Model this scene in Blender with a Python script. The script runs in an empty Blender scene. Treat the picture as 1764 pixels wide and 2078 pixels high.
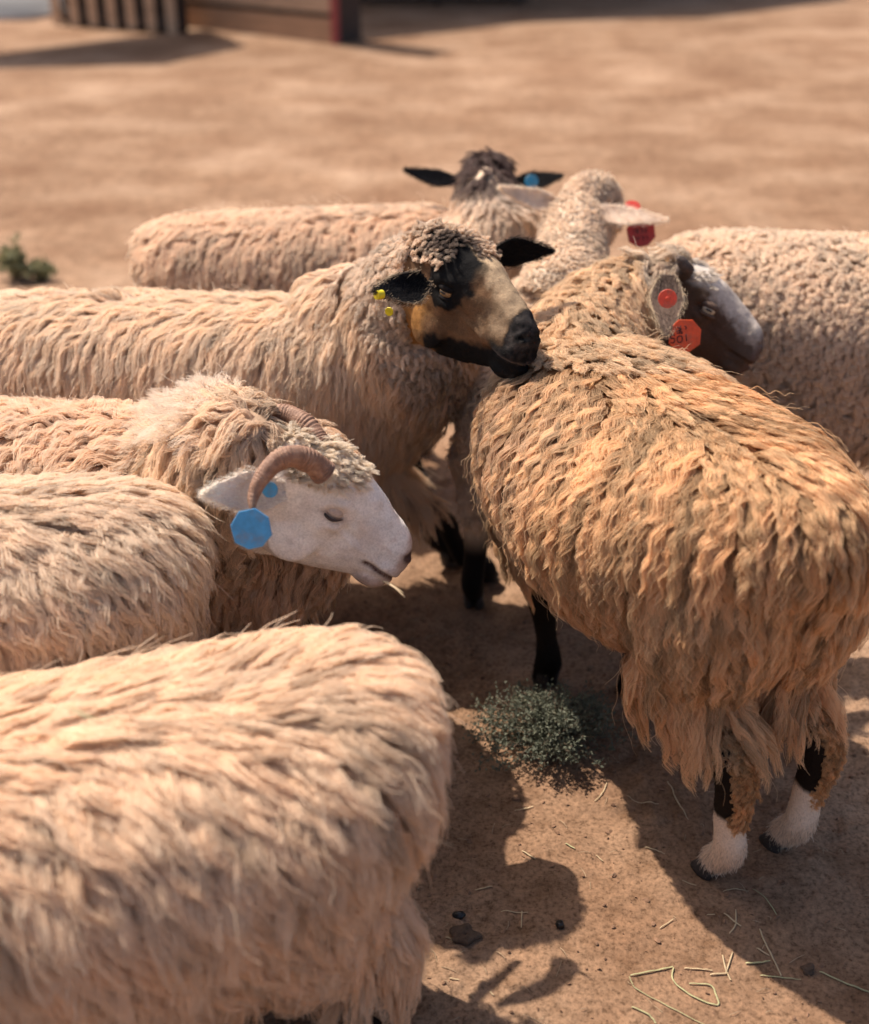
import bpy, bmesh, math, random
import numpy as np
from mathutils import Vector, Matrix
from mathutils.bvhtree import BVHTree

S = bpy.context.scene
C = S.collection
# ------------------------------------------------------------------ camera
PITCH = math.radians(28.5)
CAM_H = 1.6
FPX = 2400.0                       # focal length for a 1764 x 2078 frame
cam_data = bpy.data.cameras.new('camera')
cam = bpy.data.objects.new('camera', cam_data)
C.objects.link(cam)
cam.location = (0, 0, CAM_H)
cam.rotation_euler = (math.radians(90) - PITCH, 0, 0)
cam_data.sensor_fit = 'VERTICAL'
cam_data.sensor_height = 24.0
cam_data.lens = 24.0 * FPX / 2078.0
cam_data.clip_start = 0.05
cam_data.clip_end = 500
cam_data.dof.use_dof = True
cam_data.dof.focus_distance = 2.10
cam_data.dof.aperture_fstop = (cam_data.lens / 1000.0) / 0.023
S.camera = cam
# ------------------------------------------------------------------ light
SUN = Vector((-0.43, 0.345, 0.83)).normalized()
w = bpy.data.worlds.new('World'); S.world = w; w.use_nodes = True
nt = w.node_tree; nt.nodes.clear()
wo = nt.nodes.new('ShaderNodeOutputWorld'); bg = nt.nodes.new('ShaderNodeBackground')
sky = nt.nodes.new('ShaderNodeTexSky'); sky.sky_type = 'NISHITA'; sky.sun_disc = False
sky.sun_elevation = math.asin(SUN.z)
sky.sun_rotation = math.atan2(SUN.x, SUN.y)
sky.air_density = 1.0; sky.dust_density = 4.0; sky.ozone_density = 1.0
bg.inputs['Strength'].default_value = 0.10
nt.links.new(sky.outputs[0], bg.inputs[0]); nt.links.new(bg.outputs[0], wo.inputs[0])
sl = bpy.data.lights.new('sun', 'SUN'); sl.energy = 4.4; sl.angle = math.radians(0.6); sl.color = (1.0, 0.90, 0.78)
so = bpy.data.objects.new('sun', sl); C.objects.link(so)
so.rotation_euler = SUN.to_track_quat('Z', 'Y').to_euler()
S.view_settings.view_transform = 'Standard'; S.view_settings.look = 'None'
S.view_settings.exposure = 0.66; S.view_settings.gamma = 1.0
S.cycles.use_denoising = True
try: S.cycles_curves.shape = 'RIBBONS'; S.cycles_curves.subdivisions = 2
except Exception: pass
S.cycles.max_bounces = 6; S.cycles.diffuse_bounces = 4; S.cycles.transmission_bounces = 4; S.cycles.transparent_max_bounces = 8

# ------------------------------------------------------------------ helpers
rng = np.random.default_rng(7)
CT, ST = math.cos(PITCH), math.sin(PITCH)
A3 = lambda *v: np.array(v, float)
def at(px, py, d):
    """point d metres in front of the camera plane, given in photo pixels (1764 wide)"""
    return A3(d*(px-882)/FPX, d*(CT-(py-1039)/FPX*ST), CAM_H+d*(-ST-(py-1039)/FPX*CT))
def gr(px, py, z=0.0):
    d = (CAM_H-z)/(ST+(py-1039)/FPX*CT)
    return at(px, py, d)
def nrm(v, ax=-1):
    return v/np.maximum(np.linalg.norm(v, axis=ax, keepdims=True), 1e-9)
def _h(i, j, k, seed):
    n = (i*73856093) ^ (j*19349663) ^ (k*83492791) ^ (seed*2654435)
    n = (n ^ (n >> 13))*1274126177
    n = n ^ (n >> 16)
    return (n & 0xffff)/65535.0
def vnoise(P, scale=1.0, seed=0):
    P = np.asarray(P, float)/scale
    I = np.floor(P).astype(np.int64); F = P-I; F = F*F*(3-2*F)
    r = 0
    for a in (0, 1):
        for b in (0, 1):
            for c in (0, 1):
                wgt = (F[..., 0] if a else 1-F[..., 0])*(F[..., 1] if b else 1-F[..., 1])*(F[..., 2] if c else 1-F[..., 2])
                r = r+wgt*_h(I[..., 0]+a, I[..., 1]+b, I[..., 2]+c, seed)
    return r
def fbm(P, scale, seed=0, oct=3):
    r = 0; a = 1; t = 0
    for o in range(oct):
        r = r+a*vnoise(P, scale/2**o, seed+o*17); t += a; a *= .5
    return r/t
def ss(x, a, b):
    t = np.clip((x-a)/(b-a), 0, 1); return t*t*(3-2*t)
def mesh_obj(name, V, F, mats, parent=None, smooth=True, loc=None):
    me = bpy.data.meshes.new(name)
    V = np.asarray(V, float)
    if loc is not None: V = V-np.asarray(loc)
    me.from_pydata(V.tolist(), [], [list(map(int, f)) for f in F]); me.update()
    if smooth: me.polygons.foreach_set('use_smooth', [True]*len(me.polygons))
    for m in (mats if isinstance(mats, (list, tuple)) else [mats]): me.materials.append(m)
    o = bpy.data.objects.new(name, me); C.objects.link(o)
    if parent is not None: o.parent = parent
    return o
def tag(o, label=None, cat=None, group=None, kind=None):
    if label: o['label'] = label
    if cat: o['category'] = cat
    if group: o['group'] = group
    if kind: o['kind'] = kind
    return o
def empty(name, loc, label, cat, group=None):
    o = bpy.data.objects.new(name, None); C.objects.link(o); o.location = tuple(map(float, loc)); o.empty_display_size = .1
    return tag(o, label, cat, group)
class Geo:
    def __init__(s): s.V = []; s.F = []; s.n = 0
    def add(s, V, F):
        s.V.append(np.asarray(V, float)); s.F += [[i+s.n for i in f] for f in F]; s.n += len(V)
    def verts(s): return np.concatenate(s.V)
def loft(rings, cap=True):
    n = len(rings[0]); V = np.concatenate(rings); F = []
    for r in range(len(rings)-1):
        for i in range(n):
            j = (i+1) % n
            F.append([r*n+i, r*n+j, (r+1)*n+j, (r+1)*n+i])
    if cap:
        F.append(list(range(n))[::-1]); F.append([(len(rings)-1)*n+i for i in range(n)])
    return V, F
def catmull(P, m=6):
    P = np.asarray(P, float); n = len(P); out = []
    for i in range(n-1):
        p0, p1, p2, p3 = P[max(i-1, 0)], P[i], P[i+1], P[min(i+2, n-1)]
        for t in np.linspace(0, 1, m, endpoint=False):
            out.append(.5*(2*p1+(p2-p0)*t+(2*p0-5*p1+4*p2-p3)*t*t+(3*p1-p0-3*p2+p3)*t**3))
    out.append(P[-1]); return np.array(out)
def tube(path, rad, n=16, m=5, ref=(0, 0, 1)):
    """path (k,3), rad (k,2) side/other radii; smooth tapered tube"""
    path = np.asarray(path, float); rad = np.asarray(rad, float)
    if rad.ndim == 1: rad = np.stack([rad, rad], 1)
    Q = catmull(np.hstack([path, rad]), m); P, Rr = Q[:, :3], np.abs(Q[:, 3:])
    T = nrm(np.gradient(P, axis=0)); rings = []
    ref = np.asarray(ref, float)
    a = np.linspace(0, 2*np.pi, n, endpoint=False)
    for p, t, r in zip(P, T, Rr):
        s = np.cross(t, ref); s = s/max(np.linalg.norm(s), 1e-6); u = np.cross(s, t)
        rings.append(p+np.outer(np.cos(a)*r[0], s)+np.outer(np.sin(a)*r[1], u))
    return loft(rings)
def ellipsoid(c, ax, n=16, m=10):
    """ax: 3x3 rows = semi axis vectors"""
    ax = np.asarray(ax, float); rings = []
    for ph in np.linspace(-np.pi/2+.12, np.pi/2-.12, m):
        a = np.linspace(0, 2*np.pi, n, endpoint=False)
        rings.append(np.asarray(c)+np.outer(np.cos(a)*np.cos(ph), ax[0])+np.outer(np.sin(a)*np.cos(ph), ax[1])+np.sin(ph)*ax[2])
    return loft(rings)

# ------------------------------------------------------------------ materials
def mat(name):
    m = bpy.data.materials.new(name); m.use_nodes = True
    nt = m.node_tree; b = nt.nodes['Principled BSDF']; return m, nt, b
def noise(nt, scale, detail=6, rough=.6, vec=None):
    n = nt.nodes.new('ShaderNodeTexNoise'); n.inputs['Scale'].default_value = scale
    n.inputs['Detail'].default_value = detail; n.inputs['Roughness'].default_value = rough
    if vec: nt.links.new(vec, n.inputs['Vector'])
    return n
def ramp(nt, fac, stops):
    r = nt.nodes.new('ShaderNodeValToRGB'); e = r.color_ramp.elements
    e[0].position, e[0].color = stops[0][0], (*stops[0][1], 1)
    e[1].position, e[1].color = stops[-1][0], (*stops[-1][1], 1)
    for p, c in stops[1:-1]:
        x = e.new(p); x.color = (*c, 1)
    nt.links.new(fac, r.inputs[0]); return r
def mixc(nt, a, b, fac, mode='MIX'):
    m = nt.nodes.new('ShaderNodeMix'); m.data_type = 'RGBA'; m.blend_type = mode
    for s, v in ((m.inputs[6], a), (m.inputs[7], b)):
        if hasattr(v, 'links'): nt.links.new(v, s)
        else: s.default_value = (*v, 1)
    if hasattr(fac, 'links'): nt.links.new(fac, m.inputs[0])
    else: m.inputs[0].default_value = fac
    return m.outputs[2]
def bump(nt, h, strength, dist, b, prev=None):
    n = nt.nodes.new('ShaderNodeBump'); n.inputs['Strength'].default_value = strength
    n.inputs['Distance'].default_value = dist; nt.links.new(h, n.inputs['Height'])
    if prev: nt.links.new(prev, n.inputs['Normal'])
    nt.links.new(n.outputs[0], b.inputs['Normal']); return n.outputs[0]
def simple(name, col, rough=.7, var=.25, scale=40, bmp=.2, dist=.002):
    m, nt, b = mat(name); tc = nt.nodes.new('ShaderNodeTexCoord')
    n = noise(nt, scale, vec=tc.outputs['Object'])
    lo = tuple(c*(1-var) for c in col); hi = tuple(min(1, c*(1+var)) for c in col)
    r = ramp(nt, n.outputs[0], [(.3, lo), (.7, hi)])
    nt.links.new(r.outputs[0], b.inputs['Base Color']); b.inputs['Roughness'].default_value = rough
    bump(nt, n.outputs[0], bmp, dist, b); return m
def coat_mat(name='hide', tr=0.):
    m, nt, b = mat(name); a = nt.nodes.new('ShaderNodeAttribute'); a.attribute_name = 'coat'
    tc = nt.nodes.new('ShaderNodeTexCoord')
    n = noise(nt, 260, 3, .7, tc.outputs['Object']); r = ramp(nt, n.outputs[0], [(.3, (.80, .79, .78)), (.7, (1.12, 1.12, 1.12))])
    nt.links.new(mixc(nt, a.outputs['Color'], r.outputs[0], 1, 'MULTIPLY'), b.inputs['Base Color'])
    b.inputs['Roughness'].default_value = .8; b.inputs['Specular IOR Level'].default_value = .1
    bump(nt, n.outputs[0], .5, .002, b)
    if tr:
        t = nt.nodes.new('ShaderNodeBsdfTranslucent'); nt.links.new(a.outputs['Color'], t.inputs[0]); x = nt.nodes.new('ShaderNodeMixShader'); x.inputs[0].default_value = tr
        o = nt.nodes['Material Output']; nt.links.new(b.outputs[0], x.inputs[1]); nt.links.new(t.outputs[0], x.inputs[2]); nt.links.new(x.outputs[0], o.inputs[0])
    return m
def hair_mat():
    m = bpy.data.materials.new('wool_fibre'); m.use_nodes = True; nt = m.node_tree; nt.nodes.clear()
    o = nt.nodes.new('ShaderNodeOutputMaterial'); a = nt.nodes.new('ShaderNodeAttribute'); a.attribute_name = 'fibre'
    p = nt.nodes.new('ShaderNodeBsdfPrincipled'); p.inputs['Roughness'].default_value = .55; p.inputs['Specular IOR Level'].default_value = .25
    t = nt.nodes.new('ShaderNodeBsdfTranslucent'); x = nt.nodes.new('ShaderNodeMixShader'); x.inputs[0].default_value = .42
    nt.links.new(a.outputs['Color'], p.inputs['Base Color']); nt.links.new(a.outputs['Color'], t.inputs['Color'])
    nt.links.new(p.outputs[0], x.inputs[1]); nt.links.new(t.outputs[0], x.inputs[2]); nt.links.new(x.outputs[0], o.inputs[0]); return m
M_HIDE = coat_mat(); M_EAR = coat_mat('ear_skin', .22); M_WOOL = hair_mat()
M_HOOF = simple('hoof_horn', (.035, .032, .033), .5, .4, 60)
M_HOOFL = simple('pale_hoof_horn', (.22, .15, .10), .6, .4, 60)

# ------------------------------------------------------------------ ground
def gheight(P):
    near = 1-ss(np.hypot(P[:, 0]-.4, P[:, 1]-2), 2.5, 9); P = P*A3(1, 1, 0)
    c1 = fbm(P, .22, 3, 3)-.5; c2 = vnoise(P, .035, 9)-.5; c3 = vnoise(P, .019, 12); rough = ss(fbm(P, .6, 31, 2), .35, .65)
    return near*(c1*.022+c2*.007*(.4+rough)+np.maximum(c3-.62, 0)*.030*rough)+(1-near)*(fbm(P, 2.5, 5, 2)-.5)*.06-.004
def ground():
    def axis(lo, hi, step, far_lo, far_hi):
        a = list(np.arange(lo, hi, step)); s = step
        x = hi
        while x < far_hi: a.append(x); s *= 1.09; x += s
        a.append(far_hi); b = []; s = step; x = lo-step
        while x > far_lo: b.append(x); s *= 1.09; x -= s
        b.append(far_lo); return np.array(b[::-1]+a)
    X = axis(-.3, 1.3, .009, -140, 140); Y = axis(1.0, 3.1, .010, -60, 220)
    gx, gy = np.meshgrid(X, Y); P = np.stack([gx.ravel(), gy.ravel(), np.zeros(gx.size)], 1)
    P[:, 2] = gheight(P)
    ny, nx = gx.shape; i = np.arange((ny-1)*(nx-1)); r, c = i//(nx-1), i % (nx-1); b = r*nx+c
    F = np.stack([b, b+1, b+nx+1, b+nx], 1)
    m, nt, bs = mat('dry_soil'); geo = nt.nodes.new('ShaderNodeNewGeometry'); v = geo.outputs['Position']
    n1 = noise(nt, 1.3, 5, .62, v); n2 = noise(nt, 14, 6, .7, v); n3 = noise(nt, 120, 4, .7, v); n4 = noise(nt, .25, 3, .5, v)
    r1 = ramp(nt, n1.outputs[0], [(.34, (.202, .114, .068)), (.5, (.268, .165, .104)), (.68, (.368, .246, .167))])
    r2 = ramp(nt, n2.outputs[0], [(.33, (.66, .62, .58)), (.5, (.97, .97, .97)), (.68, (1.16, 1.14, 1.12))])
    r3 = ramp(nt, n3.outputs[0], [(.34, (.52, .50, .48)), (.48, (.98, .98, .98)), (.66, (1.30, 1.29, 1.27))])
    r4 = ramp(nt, n4.outputs[0], [(.35, (.88, .86, .84)), (.65, (1.12, 1.12, 1.12))])
    c = mixc(nt, r1.outputs[0], r2.outputs[0], 1, 'MULTIPLY'); c = mixc(nt, c, r3.outputs[0], 1, 'MULTIPLY'); c = mixc(nt, c, r4.outputs[0], 1, 'MULTIPLY')
    mp = nt.nodes.new('ShaderNodeMapping'); mp.inputs['Scale'].default_value = (1.1, 1.9, 1); nt.links.new(v, mp.inputs[0])
    n5 = noise(nt, 1.0, 6, .7, mp.outputs[0]); r5 = ramp(nt, n5.outputs[0], [(.36, (.70, .66, .64)), (.52, (1, 1, 1)), (.66, (1.16, 1.14, 1.1))])
    c = mixc(nt, c, r5.outputs[0], .3, 'MULTIPLY')
    nt.links.new(c, bs.inputs['Base Color']); bs.inputs['Roughness'].default_value = .95; bs.inputs['Specular IOR Level'].default_value = .1
    b1 = bump(nt, n3.outputs[0], .55, .004, bs); bump(nt, n2.outputs[0], .5, .012, bs, b1)
    o = mesh_obj('ground', P, F, m); tag(o, 'dry trampled reddish brown soil', kind='structure'); return P
ground()

# ------------------------------------------------------------------ sheep anatomy
def rot(yaw, pitch, roll=0):
    y, p, r = map(math.radians, (yaw, pitch, roll))
    Fv = A3(math.cos(p)*math.cos(y), math.cos(p)*math.sin(y), -math.sin(p)); L = A3(-math.sin(y), math.cos(y), 0); U = np.cross(Fv, L)
    return np.stack([Fv, L*math.cos(r)+U*math.sin(r), -L*math.sin(r)+U*math.cos(r)], 1)
TORSO = [(-.475, .57, .05, .07, .08), (-.45, .57, .12, .10, .12), (-.37, .56, .175, .135, .19), (-.2, .53, .205, .17, .23), (0, .52, .215, .18, .24),
         (.2, .53, .20, .17, .235), (.33, .54, .165, .155, .22), (.41, .55, .115, .12, .17), (.455, .56, .05, .06, .08)]
# x, top, bottom, half width, z of widest line
HEAD = [(-.012, .055, -.045, .036, .02), (.0, .078, -.072, .052, .02), (.038, .098, -.096, .061, .025), (.086, .112, -.106, .064, .03), (.118, .112, -.106, .067, .034),
        (.14, .105, -.101, .064, .034), (.17, .098, -.092, .053, .022), (.206, .084, -.080, .043, .01), (.25, .064, -.066, .037, .0), (.278, .050, -.066, .035, -.004), (.298, .030, -.056, .029, -.006), (.307, .012, -.04, .018, -.01)]
def head_geo(B, o, sc, hw=1.0):
    rings = []; a = np.linspace(0, 2*np.pi, 28, endpoint=False)
    H = catmull(np.array(HEAD), 3)
    for x, zt, zb, w, zc in H:
        ca, sa = np.cos(a), np.sin(a)
        yy = w*hw*np.sign(ca)*np.abs(ca)**.85
        taper = np.where(sa < 0, 1-.34*np.abs(sa)**1.5, 1-.12*np.abs(sa)**2)
        zz = np.where(sa > 0, zc+(zt-zc)*np.abs(sa)**.9, zc+(zc-zb)*-np.abs(sa)**.9)
        rings.append(o+(np.stack([np.full_like(a, x), yy*taper, zz], 1)*sc)@B.T)
    return rings

class Sheep: pass
SHEEP = []
def make_sheep(name_label, base, heading, hips=None, feet=None, neck=None, head=None, hsc=1.0, hw=1.0, voxel=.006, ts=(1, 1, 1), legr=1.0, lowz=0.0, group='sheep standing crowded together in the flock', pitch=0, dz=0.0, rbs=1.0, rear=0.0, thigh=1.0, blobs=()):
    s = Sheep(); SHEEP.append(s); s.base = A3(base[0], base[1], 0); s.root = empty('sheep', s.base, name_label, 'sheep', group)
    yw = math.radians(heading); s.f = A3(math.cos(yw), math.sin(yw), 0); s.l = A3(-math.sin(yw), math.cos(yw), 0); s.u = A3(0, 0, 1)
    s.B = np.stack([s.f, s.l, s.u], 1); s.ts = ts; s.head = None
    T = lambda x, y, z: s.base+s.B@(A3(x*ts[0], y*ts[1], z*ts[2]))
    s.T = T; g = Geo(); rings = []; a = np.linspace(0, 2*np.pi, 28, endpoint=False)
    for x, zc, w, rt, rb in catmull(np.array(TORSO), 4):
        ca, sa = np.cos(a), np.sin(a); zz = np.where(sa > 0, rt*sa, rb*rbs*sa)+zc+dz; yy = w*np.sign(ca)*np.abs(ca)**.9
        zz = zz+pitch*x; q_ = max((-x-.12)/.33, 0)**1.6; yy = yy*(1-rear*q_); zz = np.where(sa < 0, zz+rear*.17*q_, zz)
        rings.append(s.base+(np.stack([np.full_like(a, x)*ts[0], yy*ts[1], zz*ts[2]], 1))@s.B.T)
    g.add(*loft(rings))
    for sy in (1, -1):
        g.add(*ellipsoid(T(-.29, .085*sy*thigh, .47+dz), np.stack([s.f*.14*ts[0], s.l*.10*ts[1], s.u*.16])))
        g.add(*ellipsoid(T(.27, .08*sy, .46+dz), np.stack([s.f*.11*ts[0], s.l*.09*ts[1], s.u*.16])))
    s.feet = feet
    for (bx_, by_, bz_, r0_, r1_, r2_) in blobs: g.add(*ellipsoid(A3(bx_, by_, bz_), np.stack([s.f*r0_, s.l*r1_, s.u*r2_])))
    s.legs = []
    for (fx, fy, front, side, *ex) in feet:
        F = A3(fx, fy, 0)
        if front:
            top = T(.27, .085*side, .42); mid = top*.45+F*.55; kn = A3(*(top[:2]*.35+F[:2]*.65), .21)+s.f*.012; fe = A3(*(F[:2]+(top-F)[:2]*.12), .085)-s.f*.004
            pth = [top, T(.26, .088*side, .33)*.6+.4*A3(*(top[:2]*.5+F[:2]*.5), .33), kn, kn*.5+fe*.5, fe, F+A3(0, 0, .045)+s.f*.01, F+A3(0, 0, .012)+s.f*.014]
            rd = np.array([.07, .05, .030, .023, .027, .026, .027])*legr; rd[0] = .07
        else:
            top = T(-.28, .09*side, .45); hk = A3(*(T(-.40, .085*side, 0)[:2]*.45+F[:2]*.55), .27)-s.f*.028; st = T(-.27-.06*(thigh < 1), .10*side*thigh, .34)
            fe = A3(*F[:2], .095)-s.f*.030; pth = [top, st, hk+A3(0, 0, .03), hk*.5+fe*.5-A3(0, 0, .01), fe, F+A3(0, 0, .045), F+A3(0, 0, .020)+s.f*.012]
            rd = np.array([.095, .070 if thigh >= 1 else .056, .037, .028, .029, .025, .020])*legr; rd[0] = .095*min(thigh, 1)
        s.legs.append((np.array(pth), rd)); g.add(*tube(pth, rd, 16, 5, ref=s.f))
    s.neck = None
    if neck is not None:
        s.neck = np.array([n[:3] for n in neck]); s.neckr = np.array([n[3:] for n in neck]); g.add(*tube(s.neck, s.neckr, 22, 6))
    if head is not None:
        pos, ypr = head; HB = rot(*ypr); s.head = (A3(*pos), HB, hsc); o = s.head[0]
        g.add(*loft(head_geo(HB, o, hsc, hw)))
        for sy in (1, -1):      # brow ridges, cheeks, nostril wings
            W = lambda x, y, z: o+HB@(A3(x, y*sy*hw, z)*hsc)
            g.add(*ellipsoid(W(.128, .053, .050), (HB*np.array([.028, .015, .011])*hsc).T))
            g.add(*ellipsoid(W(.135, .056, .010), (HB*np.array([.024, .010, .009])*hsc).T))
            g.add(*ellipsoid(W(.105, .047, -.045), (HB*np.array([.045, .014, .045])*hsc).T))
            g.add(*ellipsoid(W(.288, .018, .012), (HB*np.array([.018, .014, .015])*hsc).T))
            g.add(*ellipsoid(W(.27, .024, -.02), (HB*np.array([.034, .015, .020])*hsc).T))
        W0 = lambda x, y, z: o+HB@(A3(x, y, z)*hsc)
        g.add(*ellipsoid(W0(.262, 0, -.054), (HB*np.array([.036, .026, .020])*hsc).T))
        g.add(*ellipsoid(W0(.05, 0, .07), (HB*np.array([.05, .045, .035])*hsc).T))
    me = bpy.data.meshes.new('tmp'); me.from_pydata((g.verts()-s.base).tolist(), [], [list(map(int, f)) for f in g.F])
    o = bpy.data.objects.new('tmp', me); C.objects.link(o)
    r = o.modifiers.new('r', 'REMESH'); r.mode = 'VOXEL'; r.voxel_size = voxel; r.use_smooth_shade = True
    sm = o.modifiers.new('s', 'SMOOTH'); sm.iterations = 6; sm.factor = .5
    dg = bpy.context.evaluated_depsgraph_get(); dg.update()
    bm = bpy.data.meshes.new_from_object(o.evaluated_get(dg)); bpy.data.objects.remove(o)
    bm.name = 'body'; s.me = bm; bm.materials.clear(); bm.materials.append(M_HIDE)
    n = len(bm.vertices); V = np.empty(n*3); bm.vertices.foreach_get('co', V); s.V = V.reshape(-1, 3)+s.base
    # ---- carve the face
    if s.head:
        P = s.hl(s.V) if False else (s.V-s.head[0])@s.head[1]/hsc
        N = np.empty(n*3); bm.vertices.foreach_get('normal', N); N = N.reshape(-1, 3)
        x, y, z = P.T; ya = np.abs(y)/hw
        inh = (x > .05) & (x < .33) & (ya < .09) & (np.abs(z) < .14)
        d = np.zeros(n)
        d += -.010*np.exp(-(((x-.135)/.016)**2+((z-.030)/.0085)**2))*(ya > .03)           # eye opening
        d += -.007*np.exp(-(((x-.297)/.010)**2+((z-.016-(x-.295)*.5)/.006)**2+((ya-.020)/.010)**2))*1.4   # nostril
        zm = -.030-(x-.25)*.10
        d += -.0085*np.exp(-((z-zm)/.0045)**2)*ss(x, .225, .25)*(z > -.06)                      # mouth line
        d += -.004*np.exp(-((ya)/.005)**2)*ss(x, .285, .297)*(z < .012)*(z > -.03)               # philtrum
        d += -.006*np.exp(-(((x-.175)/.02)**2+((z-.0)/.02)**2))*(ya > .02)*(x < .25)
        d += (fbm(s.V, .030, 88, 2)-.5)*.005*(x > .1)+(fbm(s.V, .012, 89, 2)-.5)*.0018
        d += .003*np.exp(-((z-.008-(x-.14)*-.25)/.006)**2)*ss(x, .13, .16)*ss(x, .25, .2)*(ya > .02)
        s.V = s.V+N*(d*inh*hsc)[:, None]
    bm.vertices.foreach_set('co', (s.V-s.base).ravel()); bm.update()
    N = np.empty(n*3); bm.vertices.foreach_get('normal', N); s.N = N.reshape(-1, 3)
    s.body = bpy.data.objects.new('body', bm); C.objects.link(s.body); s.body.parent = s.root
    # ---- zones: 0 torso 1 neck 2 head 3 leg
    L = (s.V-s.base)@s.B; L = L/np.array(ts); s.L = L
    dt = np.maximum(np.sqrt((L[:, 1]/.24)**2+((L[:, 2]-pitch*L[:, 0]-.5)/.25)**2), np.abs(L[:, 0])/.5)
    s.zone = np.zeros(n, int)
    if s.neck is not None:
        Q = catmull(np.hstack([s.neck, s.neckr]), 6); dn = np.full(n, 9.); s.nT = np.zeros((n, 3)); TT = nrm(np.gradient(Q[:, :3], axis=0))
        for q, t in zip(Q, TT):
            dd = np.linalg.norm(s.V-q[:3], axis=1)/max(q[3], q[4]); k = dd < dn; dn[k] = dd[k]; s.nT[k] = t
        s.zone[(dn < 1.25) & (dt > .95)] = 1
    if s.head:
        P = (s.V-s.head[0])@s.head[1]/hsc; s.P = P
        s.zone[(P[:, 0] > -.02) & (P[:, 0] < .34) & (np.abs(P[:, 1]) < .10) & (P[:, 2] < .15) & (P[:, 2] > -.13)] = 2
    else: s.P = np.full((n, 3), -9.)
    s.zone[(s.zone == 0) & (s.V[:, 2] < (.30+dz*.5)*ts[2])] = 3
    s.bvh = None
    s.fib = []; s.hue = None
    s.tri = np.empty(0)
    bm.calc_loop_triangles(); t = np.empty(len(bm.loop_triangles)*3, int); bm.loop_triangles.foreach_get('vertices', t); s.tri = t.reshape(-1, 3)
    a, b, c = (s.V[s.tri[:, i]] for i in range(3)); cr = np.cross(b-a, c-a); s.ta = np.linalg.norm(cr, axis=1)/2; s.tn = nrm(cr); s.tc = (a+b+c)/3
    return s
def set_coat(s, col):
    at_ = s.me.attributes.new('coat', 'FLOAT_COLOR', 'POINT'); at_.data.foreach_set('color', np.hstack([np.clip(col, 0, 1), np.ones((len(col), 1))]).ravel())
CAMP = A3(0, 0, CAM_H)
def roots(s, vmask, per_m2, back=.25):
    """random points on triangles whose vertices carry weight vmask"""
    wt = vmask[s.tri].mean(1)*s.ta
    vis = np.einsum('ij,ij->i', s.tn, nrm(CAMP-s.tc)); wt = wt*np.where(vis > -.25, 1, back)
    n = int(wt.sum()*per_m2)
    if n < 2: return None
    cdf = np.cumsum(wt); k = np.searchsorted(cdf, (np.arange(n)+rng.random(n))/n*cdf[-1]); k = np.clip(k, 0, len(wt)-1)
    r1, r2 = np.sqrt(rng.random(n)), rng.random(n); t = s.tri[k]
    bc = np.stack([1-r1, r1*(1-r2), r1*r2], 1); P = np.einsum('nk,nkd->nd', bc, s.V[t]); N = nrm(np.einsum('nk,nkd->nd', bc, s.N[t]))
    return P, N, t[:, 0]
def tang(v, N): return v-np.einsum('ij,ij->i', v, N)[:, None]*N
def flow(s, N, idx, back=.45, down=1.0, jit=.25, P=None, up_only=0):
    n = len(N); Z = np.tile(A3(0, 0, -1.), (n, 1)); zone = s.zone[idx]
    bk = np.tile(-s.f, (n, 1))
    if s.neck is not None: bk[zone == 1] = -s.nT[idx][zone == 1]
    if s.head: bk[zone == 2] = -s.head[1][:, 0]
    d = tang(Z, N)*down+tang(bk, N)*back
    if P is not None:
        q = np.stack([fbm(P, .13, 40+i, 2)-.5 for i in range(3)], 1); d = d+tang(q, N)*jit*4
    d = d+tang(rng.normal(size=(n, 3)), N)*jit*.35
    return nrm(d)
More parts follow.
